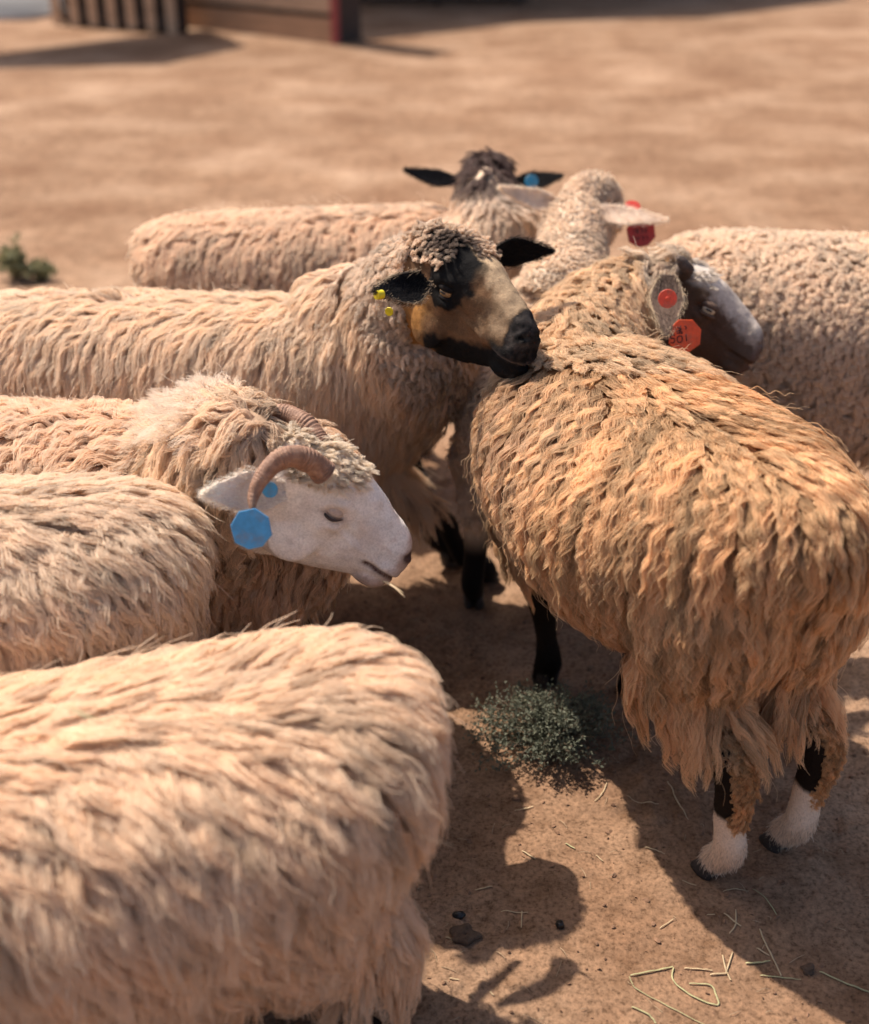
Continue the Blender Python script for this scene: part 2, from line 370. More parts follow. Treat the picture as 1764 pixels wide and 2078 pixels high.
def grow(s, R, D, length, S_=20, spread=.009, lift=.45, grav=.25, wave=.004, freq=2.0, clump=.85, K=9, rad=.0006, col=None, tipcol=None, rootcol=None, frizz=.0015, cvar=.13, curl=0., lj=.25, hug=None, rope=0, ropek=.8, coh=1.0, crimp=0., crimpf=8):
    P, N, idx = R; n = len(P); step = length*(1+lj*rng.normal(size=n).clip(-1.8, 1.8)); step = np.maximum(step, .004)/(K-1)
    if s.bvh is None: s.bvh = BVHTree.FromPolygons(s.V.tolist(), s.tri.tolist())
    d = nrm(N*lift+D); G = np.empty((n, K, 3)); G[:, 0] = P-N*.003; dirs = np.empty((n, K, 3)); g = A3(0, 0, -1); Nn = N.copy()
    dm = D.copy()
    for k in range(1, K):
        dirs[:, k-1] = d; p = G[:, k-1]+d*step[:, None]
        if hug is not None:
            if k % 2 == 1 or K < 10:
                fn = s.bvh.find_nearest; q = [fn(v) for v in p.tolist()]
                Lc = np.array([tuple(a[0]) for a in q]); Nn = np.array([tuple(a[1]) for a in q]); pl = Lc
            hgt = np.einsum('ij,ij->i', p-pl, Nn); t_ = k/(K-1); lo = .003+.3*hug*t_; hi = np.where(Nn[:, 2] < -.15, 9, .006+hug*(t_**.6))
            p = p+Nn*(np.clip(hgt, lo, hi)-hgt)[:, None]
            d = nrm(p-G[:, k-1])
            d = d-Nn*np.maximum(np.einsum('ij,ij->i', d, Nn)*.25, 0)[:, None]
            d = d+tang(np.tile(g, (n, 1)), Nn)*grav+g*grav*.25+rng.normal(size=(n, 3))*.025
        else:
            d = d+g*grav*(.4+k/K)+rng.normal(size=(n, 3))*.05
            dn = np.einsum('ij,ij->i', d, N); d = d+N*np.maximum(.06-dn, 0)[:, None]*.9
        G[:, k] = p; d = nrm(d)
    if rope > 0:
        m = max(int(n/rope), 2); par = rng.permutation(n)[:m]; near = np.empty(n, int); PP = G[par, 0]
        for a0 in range(0, n, 1000):
            near[a0:a0+1000] = np.argmin(((G[a0:a0+1000, None, 0]-PP[None])**2).sum(-1), 1)
        tt_ = np.linspace(0, 1, K)[None, :, None]; off_ = G[:, :1]-G[par[near], :1]
        far = np.clip(1.6-np.linalg.norm(off_, axis=2, keepdims=True)/.03, 0, 1)
        G = G+(G[par[near]]-G[:, :]+off_*.28)*(ss(tt_, 0, .75)*ropek*far)
    dirs[:, K-1] = d
    U = nrm(np.cross(dirs[:, 0], N)+1e-6); W = np.cross(U, dirs[:, 0]); t = np.linspace(0, 1, K)
    ph = rng.random(n)*6.28*(1-coh)+coh*fbm(P, .10, 91, 2)*26; fr = freq*(1+.10*rng.normal(size=n)); am = wave*(.6+.8*rng.random(n)) if np.isscalar(wave) else wave
    if rope > 0: ph = ph[near]+.35*rng.normal(size=n); fr = fr[near]
    ang = 2*np.pi*fr[:, None]*t+ph[:, None]
    G = G+U[:, None]*((am[:, None]*(np.sin(ang)-np.sin(ph)[:, None])*np.minimum(t*3, 1))[:, :, None])+W[:, None]*((am[:, None]*.7*(np.cos(ang*.9)-np.cos(ph)[:, None])*np.minimum(t*3, 1))[:, :, None])
    if crimp: G = G+W[:, None]*0+U[:, None]*((crimp*np.sin(2*np.pi*crimpf*t[None]+ph[:, None]*2)*np.minimum(t*4, 1))[:, :, None])
    # strands
    a = rng.random((n, S_))*6.28; r = np.sqrt(rng.random((n, S_)))*(spread if np.isscalar(spread) else spread[:, None])
    off = (np.cos(a)*r)[..., None]*U[:, None]+(np.sin(a)*r)[..., None]*nrm(np.cross(N, U))[:, None]     # in the skin plane
    cl = clump*(1-.3*rng.random((n, S_))); prof = 1-cl[:, :, None]*(t**.75)[None, None]
    X = G[:, None]+off[:, :, None, :]*prof[..., None]
    p2 = rng.random((n, S_, 1))*6.28; f2 = 1+2*rng.random((n, S_, 1)); fz = frizz*np.minimum(t*2, 1)
    X = X+U[:, None, None]*(np.sin(p2+f2*t*6.28)*fz)[..., None]+W[:, None, None]*(np.cos(p2*1.7+f2*t*5)*fz)[..., None]
    # stray flyaways
    st = (rng.random((n, S_)) < .012)[:, :, None, None]; X = X+st*(rng.normal(size=(n, S_, 1, 3))*.018+N[:, None, None]*.006)*np.clip(length if np.isscalar(length) else np.mean(length), 0, .07)/.07*(t**1.5)[None, None, :, None]
    lc = (.75+.25*rng.random((n, S_))) ; X = X[:, :, :1]+(X-X[:, :, :1])*lc[:, :, None, None]
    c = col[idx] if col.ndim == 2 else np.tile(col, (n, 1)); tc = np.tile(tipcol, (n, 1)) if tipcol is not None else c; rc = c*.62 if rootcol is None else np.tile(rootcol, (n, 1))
    lv = rng.normal(size=n) if rope <= 0 else (.75*rng.normal(size=n)[near]+.65*rng.normal(size=n))
    v = 1+cvar*lv[:, None, None, None]+cvar*.8*rng.normal(size=(n, S_, 1, 1))
    big = (fbm(P, .09, 77, 2)-.5)[:, None, None, None]
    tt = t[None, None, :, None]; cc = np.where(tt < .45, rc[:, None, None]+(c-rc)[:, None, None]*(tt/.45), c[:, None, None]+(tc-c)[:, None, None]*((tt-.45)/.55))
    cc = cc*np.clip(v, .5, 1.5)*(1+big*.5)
    cc = cc/np.maximum(cc.max(-1, keepdims=True)/.94, 1)
    rr = rad*(1-.65*t**1.5)[None, None]*(.7+.6*rng.random((n, S_, 1)))
    s.fib.append((X.reshape(-1, K, 3).astype(np.float32), np.broadcast_to(rr, (n, S_, K)).reshape(-1, K).astype(np.float32), np.clip(cc, .004, .95).reshape(-1, K, 3).astype(np.float32)))
def finish(s, name='fleece'):
    if not s.fib: return
    hc = bpy.data.hair_curves.new(name); sizes = []
    for X, r, c in s.fib: sizes += [X.shape[1]]*len(X)
    hc.add_curves(sizes)
    P = np.concatenate([X.reshape(-1, 3) for X, r, c in s.fib]); Rr = np.concatenate([r.ravel() for X, r, c in s.fib]); Cc = np.concatenate([c.reshape(-1, 3) for X, r, c in s.fib])
    hc.attributes['position'].data.foreach_set('vector', (P-s.base.astype(np.float32)).ravel())
    ra = hc.attributes.get('radius') or hc.attributes.new('radius', 'FLOAT', 'POINT'); ra.data.foreach_set('value', Rr)
    ca = hc.attributes.new('fibre', 'FLOAT_COLOR', 'POINT'); ca.data.foreach_set('color', np.hstack([Cc, np.ones((len(Cc), 1), np.float32)]).ravel())
    hc.materials.append(M_WOOL)
    o = bpy.data.objects.new(name, hc); C.objects.link(o); o.parent = s.root
    print('FIB', s.root['label'][:30], len(sizes), 'strands'); s.fib = []
def hoof(s, F, d, m, sc=1.0, part='hoof'):
    g = Geo(); d = nrm(A3(*d[:2], 0)); sd = np.cross(A3(0, 0, 1), d)
    for k in (-1, 1):
        c = F+sd*k*.0125*sc; rings = []
        for z, fw, wd, ln in ((.0, .020, .0125, .030), (.008, .018, .0135, .030), (.028, .008, .0135, .024), (.048, .0, .012, .018)):
            a = np.linspace(0, 2*np.pi, 14, endpoint=False)
            rings.append(c+A3(0, 0, z*sc)+np.outer(np.cos(a)*ln*sc*(1-.0*a)+fw*sc, d)+np.outer(np.sin(a)*wd*sc*(1-.35*np.maximum(np.cos(a), 0)), sd))
        g.add(*loft(rings))
    return mesh_obj(part, g.verts(), g.F, m, s.root, loc=s.base)
def ear(s, base, tip, out, W=.034, col=None, mt=None, cup=.35, droop=.0, label=None, fur=None, rim=None):
    """leaf shaped cupped ear: base -> tip, 'out' = direction the hollow side faces"""
    base, tip = A3(*base), A3(*tip); ax = tip-base; Ln = np.linalg.norm(ax); ax = ax/Ln; out = A3(*out); out = nrm(out-ax*(out@ax)); sd = np.cross(ax, out)
    nt_, nw = 18, 12; V = []; 
    for layer in (0, 1):
        for i in range(nt_):
            t = i/(nt_-1); wd = W*(.45+.55*math.sin(min(t/.42, 1)*math.pi/2))*(1-max(t-.42, 0)/.58*1.0)**.62 if t < 1 else 0.001
            cu = cup*(1-.6*t)+.06
            for j in range(nw):
                u = j/(nw-1)*2-1; th = u*math.pi*.5*min(cu*2, 1.5)
                y = wd*math.sin(th)/max(math.sin(math.pi*.5*min(cu*2, 1.5)) if cu*2 < 1 else 1, .3); zz = -wd*(math.cos(th))*cu*1.4
                p = base+ax*(t*Ln)+sd*y+out*zz+A3(0, 0, -1)*droop*t*t
                thick = .0035*(1-.55*abs(u))*(1-.5*t)
                V.append(p+out*(thick if layer else -thick))
    F = []; o2 = nt_*nw
    for i in range(nt_-1):
        for j in range(nw-1):
            a = i*nw+j; F.append([a, a+1, a+nw+1, a+nw]); F.append([o2+a, o2+a+nw, o2+a+nw+1, o2+a+1])
    for i in range(nt_-1):
        for j in (0, nw-1):
            a = i*nw+j; q = [a, a+nw, o2+a+nw, o2+a]; F.append(q if j == 0 else q[::-1])
    for i in (0, nt_-1):
        for j in range(nw-1):
            a = i*nw+j; F.append([a, a+1, o2+a+1, o2+a])
    o = mesh_obj('ear', V, F, M_EAR, s.root, loc=s.base); V = np.array(V); n = len(V)
    t = ((V-base)@ax)/Ln; cc = np.tile(np.array(col[0]), (n, 1)); ins = np.arange(n) >= o2
    if len(col) > 1: cc[ins] = col[1]
    if rim is not None:
        jj = np.arange(n) % nw; k = (jj == 0) | (jj == nw-1); cc[k] = rim
    cc = cc*(.8+.4*fbm(V, .02, 5, 2))[:, None]
    at_ = o.data.attributes.new('coat', 'FLOAT_COLOR', 'POINT'); at_.data.foreach_set('color', np.hstack([cc, np.ones((n, 1))]).ravel())
    # short ear fur
    k = rng.integers(0, n, 2600); k = k[np.isfinite(V[k, 0])]; nn = len(k); P = V[k]+sd*rng.normal(size=(nn, 1))*.0035+ax*rng.normal(size=(nn, 1))*.003
    Nn = np.where(ins[k][:, None], out, -out); dd = nrm(ax+Nn*.25+rng.normal(size=(nn, 3))*.2); L_ = .006+.006*rng.random(nn)
    tt = np.linspace(0, 1, 4); X = P[:, None]+dd[:, None]*(L_[:, None, None]*tt[None, :, None])
    c = cc[k][:, None]*(.8+.5*rng.random((nn, 1, 1)))*np.ones((1, 4, 1))
    s.fib.append((X.astype(np.float32), (np.full((nn, 4), .0004)*(1-.7*tt)).astype(np.float32), np.clip(c, .003, 1).astype(np.float32)))
    return o
def eye(s, side, iris=(.20, .11, .04), lid=(.012, .010, .010), hw=1.0, big=1.0):
    o, B, sc = s.head; W = lambda x, y, z: o+B@(A3(x, y*hw, z)*sc); B = B*big
    m = simple('iris_amber', iris, .25, .35, 300, .0)
    m.node_tree.nodes['Principled BSDF'].inputs['Coat Weight'].default_value = .25
    g = Geo(); c = W(.135, .0515*side, .029); g.add(*ellipsoid(c, (B*np.array([.0135, .0100, .0110])*sc).T, 18, 12))
    e = mesh_obj('eye', g.verts(), g.F, m, s.root, loc=s.base)
    mp = simple('pupil_black', (.004, .004, .005), .3, .1)
    g = Geo(); g.add(*ellipsoid(W(.135, (.0515+.0080)*side, .0285), (B*np.array([.0075, .0024, .0028])*sc).T, 14, 8))
    mesh_obj('pupil', g.verts()-(s.base), g.F, mp, e)
    g = Geo(); g.add(*ellipsoid(W(.134, .0505*side, .0365), (B*np.array([.0185, .0130, .0085])*sc).T, 18, 12)); g.add(*ellipsoid(W(.136, .0500*side, .0195), (B*np.array([.0175, .0118, .0055])*sc).T, 18, 10))
    l_ = mesh_obj('eyelid', g.verts(), g.F, M_HIDE, s.root, loc=s.base); n_ = len(l_.data.vertices)
    a_ = l_.data.attributes.new('coat', 'FLOAT_COLOR', 'POINT'); a_.data.foreach_set('color', [lid[0], lid[1], lid[2], 1.]*n_)
    return e
def disc_tag(s, c, nvec, up, R, col, shape=8, thick=.0016, name='ear_tag', button=None, rot_=0, mark=None, label=None, elong=1.0):
    c = A3(*c); nvec = nrm(A3(*nvec)); up = A3(*up); up = nrm(up-nvec*(up@nvec)); rt = np.cross(up, nvec)
    m, nt, b = mat(name+'_plastic'); tc = nt.nodes.new('ShaderNodeTexCoord'); n = noise(nt, 90, 4, .6, tc.outputs['Object'])
    n2 = noise(nt, 35, 6, .75, tc.outputs['Object']); r0 = ramp(nt, n.outputs[0], [(.3, tuple(x*.72 for x in col)), (.7, col)]); dr = ramp(nt, n2.outputs[0], [(.50, (0, 0, 0)), (.72, (.6, .6, .6))])
    class r: outputs = [mixc(nt, r0.outputs[0], (.20, .13, .08), dr.outputs[0])]
    nt.links.new(r.outputs[0], b.inputs['Base Color']); b.inputs['Roughness'].default_value = .38
    if shape == 8: pts = [(-.42, .95), (.42, .95), (.98, .35), (.95, -.55), (.35, -1.02), (-.35, -1.02), (-.95, -.55), (-.98, .35)]
    else: pts = [(math.cos(a), math.sin(a)) for a in np.linspace(0, 2*np.pi, 28, endpoint=False)]
    cr, sr = math.cos(rot_), math.sin(rot_)
    pts = [(x*cr-y*sr*elong, x*sr+y*cr*elong) for x, y in pts]
    rings = []
    for z, k in ((-thick, .96), (-thick*.6, 1), (thick*.6, 1), (thick, .96)):
        rings.append(np.array([c+rt*x*R*k+up*y*R*k+nvec*z for x, y in pts]))
    V, F = loft(rings); o = mesh_obj(name, V, F, m, s.root, smooth=False, loc=s.base)
    if label: o['label'] = label
    if button:
        mb = simple('stud_dark', button, .4, .1); rings = []
        for z, k in ((thick, .13), (thick*1.6, .12)): rings.append(np.array([c+rt*math.cos(a)*R*k+up*math.sin(a)*R*k+nvec*z for a in np.linspace(0, 6.283, 12, endpoint=False)]))
        V, F = loft(rings); mesh_obj('stud', V-s.base, F, mb, o)
        rings = []
        for z, k in ((thick, .25), (thick*1.9, .20), (thick*2.0, .155)): rings.append(np.array([c+rt*math.cos(a)*R*k+up*math.sin(a)*R*k+nvec*z for a in np.linspace(0, 6.283, 16, endpoint=False)]))
        V, F = loft(rings); mesh_obj('stud_rim', V-s.base, F, m, o)
    if mark:
        mk = simple('marker_ink', (.02, .006, .006), .6, .2); g = Geo()
        for st in mark:
            pth = np.array([c+rt*(x*cr-y*sr)*R+up*(x*sr+y*cr)*R+nvec*(thick+.0004) for x, y in st]); g.add(*tube(pth, np.full((len(pth), 2), (.055*R, .0006/1)[0]*.6), 6, 3, ref=nvec))
        mesh_obj('handwriting', g.verts()-s.base, g.F, mk, o)
    return o
def scurve(P, R):
    return None
M_STRAW = simple('dry_straw', (.46, .34, .20), .6, .25, 30); M_HAYG = simple('green_hay', (.36, .33, .17), .6, .25, 30)
# ------------------------------------------------------------------ the flock
def zmask(s, z): return (s.zone == z).astype(float)
CREAM = np.array((.90, .715, .54)); TIP = np.array((.94, .80, .65)); ROOTC = np.array((.26, .185, .135))
def base_coat(s, wool, leg):  # wool darker than the locks, painting shade into the gaps
    c = np.tile(np.array(wool), (len(s.V), 1)).astype(float)*(.75+.5*fbm(s.V, .05, 3, 2))[:, None]
    k = s.zone == 3; t = ss(s.L[:, 2], .20, .30)[:, None]; c[k] = (np.array(leg)*(1-t)+c*t)[k]
    return c
def legs_fur(s, col, n=60000, L=.008):
    R = roots(s, zmask(s, 3)*(s.V[:, 2] < .30)*(s.V[:, 2] > .02), n)
    if R is None: return
    D = nrm(tang(np.tile(A3(0, 0, -1.), (len(R[0]), 1)), R[1])+rng.normal(size=(len(R[0]), 3))*.12)
    grow(s, R, D, L, 2, .003, lift=.22, grav=.05, wave=.0002, freq=1, clump=.3, K=4, rad=.00045, col=col, rootcol=None, frizz=.0002, cvar=.15)

# --- golden sheep seen from behind, on the right
Q = {}
def golden():
    fL, fR = gr(1452, 1795), gr(1592, 1740); ff1, ff2 = gr(1112, 1392), gr(1285, 1412)
    bx, by = .408, 1.89
    hd = A3(.45, 2.53, .785)
    s = make_sheep('long golden-brown fleeced sheep seen from behind, dark face turned right, orange tags, white socks', (bx, by), 113,
        feet=[(fL[0], fL[1]+.02, False, 1), (fR[0], fR[1]+.02, False, -1), (ff1[0], ff1[1], True, 1), (ff2[0], ff2[1], True, -1)],
        neck=[(bx-.05, by+.24, .60, .19, .17), (.29, 2.25, .67, .150, .145), (.33, 2.39, .715, .118, .12), (.41, 2.49, .755, .095, .10), (.48, 2.53, .785, .062, .075)],
        head=(hd, (-16, 23, -16)), hsc=.98, voxel=.004, ts=(.93, 1.27, 1.0), legr=.98, dz=.10, rbs=.92, rear=.48, thigh=.66)
    P = s.P; x, y, z = P.T; V = s.V
    wool = np.array((.50, .30, .16)); c = base_coat(s, wool, (.03, .022, .018))
    # legs: dark shins, golden behind, white socks
    k = s.zone == 3; zz = V[:, 2]
    hind = s.L[:, 0] < 0; back = (V-s.base)@s.f
    dark = np.array((.014, .010, .008)); white = np.array((.74, .62, .51))
    sock = ss(zz+.012*(fbm(V, .03, 8, 2)-.5), .205, .19)[:, None]
    c[k] = dark
    c[k & hind] = (dark*(1-sock)+white*sock)[k & hind]; c[(zz < .35) & (zz > .19) & ~k & hind] = dark
    cm = hind & (zz > .185) & (zz < .41) & (s.N@nrm(A3(1, -.12, 0)) > .05) & (s.zone != 2); c[cm] = np.array((.46, .27, .13))
    # face
    h = (s.zone == 2) & (x > .03)
    dk = np.array((.095, .055, .038)); gy = np.array((.86, .74, .64)); pk = np.array((.36, .22, .18))
    nb = fbm(V, .012, 4, 3)
    t = ss(z-.62*np.maximum(0, .0)+(nb-.5)*.055+(x-.15)*.36, .040, .078)[:, None]*(.62+.38*ss(x, .18, .12)+.2*ss(x, .24, .28))[:, None]
    f = dk*(1-t)+gy*t
    f = f+(np.array((.10, .075, .06))-f)*(ss(z+(nb-.5)*.03, .06, .03)*ss(x, .2, .26)*.5)[:, None]
    br = (np.exp(-((x-.115)/.035)**2-((z-.062)/.02)**2))[:, None]; f = f*(1-br)+np.array((.10, .055, .03))*br
    wt = (ss(x, .15, .08)*ss(z, .06, .08))[:, None]; f = f*(1-wt)+np.array((.66, .58, .50))*wt
    tp = ss(x+(nb-.5)*.02, .282, .296)[:, None]*.7; f = f*(1-tp)+pk*.35*tp
    c[h] = f[h]
    set_coat(s, c); s.c = c
    wc = np.tile(wool, (len(V), 1)); hi = np.array((.78, .51, .285))
    g1 = fbm(V, .30, 61, 2)[:, None]; red = np.array((.65, .385, .195)); grey = np.array((.60, .46, .35))
    main = red*(1-ss(g1, .4, .6))+hi*ss(g1, .4, .6); lo = ss(s.L[:, 1], .0, .2)[:, None]*ss(s.L[:, 0], -.1, .1)[:, None]; main = main*(1-.55*lo)+grey*.55*lo*1.0
    # torso locks
    m = (zmask(s, 0)+zmask(s, 3) > 0)*(V[:, 2] > .44); R = roots(s, m, 2500)
    D = flow(s, R[1], R[2], back=.50, jit=.13, P=R[0]); sh = s.L[R[2], 0]; low = ss(R[0][:, 2], .66, .42)
    ln = .145+.05*low+.02*ss(sh, .1, -.3)
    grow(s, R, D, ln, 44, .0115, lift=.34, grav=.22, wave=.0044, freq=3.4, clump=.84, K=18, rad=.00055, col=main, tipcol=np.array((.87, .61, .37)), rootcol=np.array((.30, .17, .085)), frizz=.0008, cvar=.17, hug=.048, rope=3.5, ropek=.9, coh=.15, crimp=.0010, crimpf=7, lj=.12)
    # britch and skirt locks hanging
    m = (V[:, 2] < .54)*(V[:, 2] > .42)*(zmask(s, 0)+zmask(s, 3) > 0); R = roots(s, m, 2200)
    D = flow(s, R[1], R[2], back=.25, jit=.15, P=R[0])
    grow(s, R, D, .055*ss(R[0][:, 2], .40, .48)+.04, 26, .009, lift=.30, grav=.35, wave=.0035, freq=1.8, clump=.8, K=12, rad=.00055, col=main*.95, tipcol=np.array((.74, .50, .30)), rootcol=np.array((.32, .18, .09)), frizz=.0018, cvar=.13, hug=.05, rope=4, coh=.5, crimp=.0012, crimpf=4)
    # neck, crown
    nk = zmask(s, 1)+zmask(s, 2)*((x < .035)+(z > .055)*(x < .085)+0.0 > 0); nk = np.minimum(nk, 1); R = roots(s, nk, 4200)
    D = flow(s, R[1], R[2], back=.8, jit=.3, P=R[0])
    mc = np.tile(np.array((.76, .56, .37)), (len(V), 1)); kk = (s.zone == 2)[:, None]; mc = np.where(kk, np.array((.76, .62, .48)), mc)
    grow(s, R, D, .070, 36, .010, lift=.5, grav=.12, wave=.0048, freq=1.9, clump=.68, K=12, coh=.5, hug=.030, rope=3, ropek=.5, rad=.00055, col=mc, tipcol=None, frizz=.002, cvar=.15)
    cr = zmask(s, 2)*(z > .075)*(x >= .07)*(x < .135); R = roots(s, cr, 9000)
    if R: grow(s, R, flow(s, R[1], R[2], back=-.8, down=.3, jit=.4), .018, 16, .005, lift=.9, grav=.05, wave=.002, freq=1.2, clump=.6, K=7, rad=.0005, col=np.tile(np.array((.70, .62, .54)), (len(V), 1)), cvar=.1)
    fc = zmask(s, 2)*(x > .04)*(1-cr); R = roots(s, fc, 300000); D = nrm(tang(np.tile(-s.head[1][:, 0]*-1, (len(R[0]), 1)), R[1])*-1+rng.normal(size=(len(R[0]), 3))*.15)
    D = nrm(tang(np.tile(s.head[1][:, 0], (len(R[0]), 1)), R[1])+rng.normal(size=(len(R[0]), 3))*.2)
    grow(s, R, D, .006, 1, .001, lift=.3, grav=0, wave=.0002, freq=1, clump=.1, K=4, rad=.0005, col=c, cvar=.30, rootcol=None, frizz=.0002)
    # golden feathering behind the shins
    cl_ = (zmask(s, 0)+zmask(s, 3) > 0)*(V[:, 2] > .335)*(V[:, 2] < .44); R = roots(s, cl_*1., 8000)
    grow(s, R, flow(s, R[1], R[2], back=.2, jit=.5), .034, 18, .007, lift=.6, grav=.2, wave=.004, freq=1.5, clump=.7, K=8, rad=.0005, col=main*.9, rootcol=np.array((.32, .18, .09)), cvar=.13)
    bk = zmask(s, 3)*hind*(V[:, 2] > .175)*(V[:, 2] < .40)*(np.einsum('ij,j->i', s.N, nrm(A3(1, -.12, 0))) > .0)
    R = roots(s, bk, 15000, back=1)
    if R: grow(s, R, flow(s, R[1], R[2], back=.2, jit=.6), .022, 18, .006, lift=.6, grav=.1, wave=.004, freq=1.5, clump=.75, K=8, rad=.0005, col=np.tile(np.array((.66, .40, .20)), (len(V), 1)), rootcol=np.array((.36, .20, .09)), cvar=.15)
    R = roots(s, zmask(s, 3)*(V[:, 2] < .34)*(V[:, 2] > .022), 150000, back=1); D = nrm(tang(np.tile(A3(0, 0, -1.), (len(R[0]), 1))+rng.normal(size=(len(R[0]), 3))*.25, R[1]))
    grow(s, R, D, .010+.010*ss(R[0][:, 2], .16, .07), 1, .001, lift=.34, grav=.05, wave=.0004, freq=1, clump=.1, K=5, rad=.0005, col=c, cvar=.18, rootcol=None, frizz=.0005)
    # ears
    eb, et = at(1356, 556, 2.47), at(1352, 676, 2.41)
    ear(s, eb, et, (-.1, -.9, .1), .037, [(.17, .12, .09), (.20, .14, .11)], cup=.22, rim=(.66, .52, .36))
    o, B, sc = s.head; lb = o+B@A3(.02, .055, .035); ear(s, lb, lb+A3(.02, .11, .0), (.8, 0, .3), .03, [(.10, .07, .05)], cup=.3)
    tp = at(1355, 606, 2.405); disc_tag(s, tp, (-.15, -.95, .25), (0, 0, 1), .019, (.90, .085, .035), 28, button=(.05, .01, .01), name='ear_tag', label='round bright orange ear tag button')
    T5 = [[(-.62, -.02), (-.85, -.02), (-.86, -.22), (-.66, -.22), (-.60, -.36), (-.70, -.50), (-.86, -.47)], [(-.30, -.04), (-.45, -.15), (-.43, -.40), (-.28, -.46), (-.16, -.33), (-.17, -.12), (-.30, -.04)], [(.06, .06), (.12, -.36)],
          [(-.50, .48), (-.22, .34)], [(-.30, .56), (-.34, .12)], [(-.52, .20), (-.36, .30)], [(-.36, .30), (-.16, .16)], [(-.05, .58), (.06, .46), (.00, .36)], [(-.52, .12), (-.14, .10)]]
    disc_tag(s, at(1390, 680, 2.42), (-.1, -.93, .3), (.1, 0, 1), .033, (.78, .085, .012), 8, rot_=.12, mark=T5, label='orange octagonal ear tag with handwritten 501')
    for sd in (-1,): eye(s, sd, (.50, .40, .28), lid=(.13, .085, .065), big=1.15)
    # horn stub
    hb = at(1392, 545, 2.50); hn = tube([hb+A3(0, .03, -.02), hb, hb+A3(-.012, -.004, .018), hb+A3(-.02, -.006, .026)], [(.020, .017), (.017, .014), (.012, .011), (.005, .005)], 14, 5)
    mesh_obj('horn_stub', hn[0], hn[1], simple('dark_horn', (.075, .05, .04), .8, .4, 120, .8, .004), s.root, loc=s.base)
    for F in (fL, fR): hoof(s, A3(F[0]-.004, F[1]+.022, 0), s.f*1+A3(-.15, 0, 0), M_HOOF, .84)
    for F in (ff1, ff2): hoof(s, A3(F[0], F[1], 0), s.f, M_HOOF, 1.0)
    # stray ring-shaped curl of wool on the left shin
    finish(s); return s

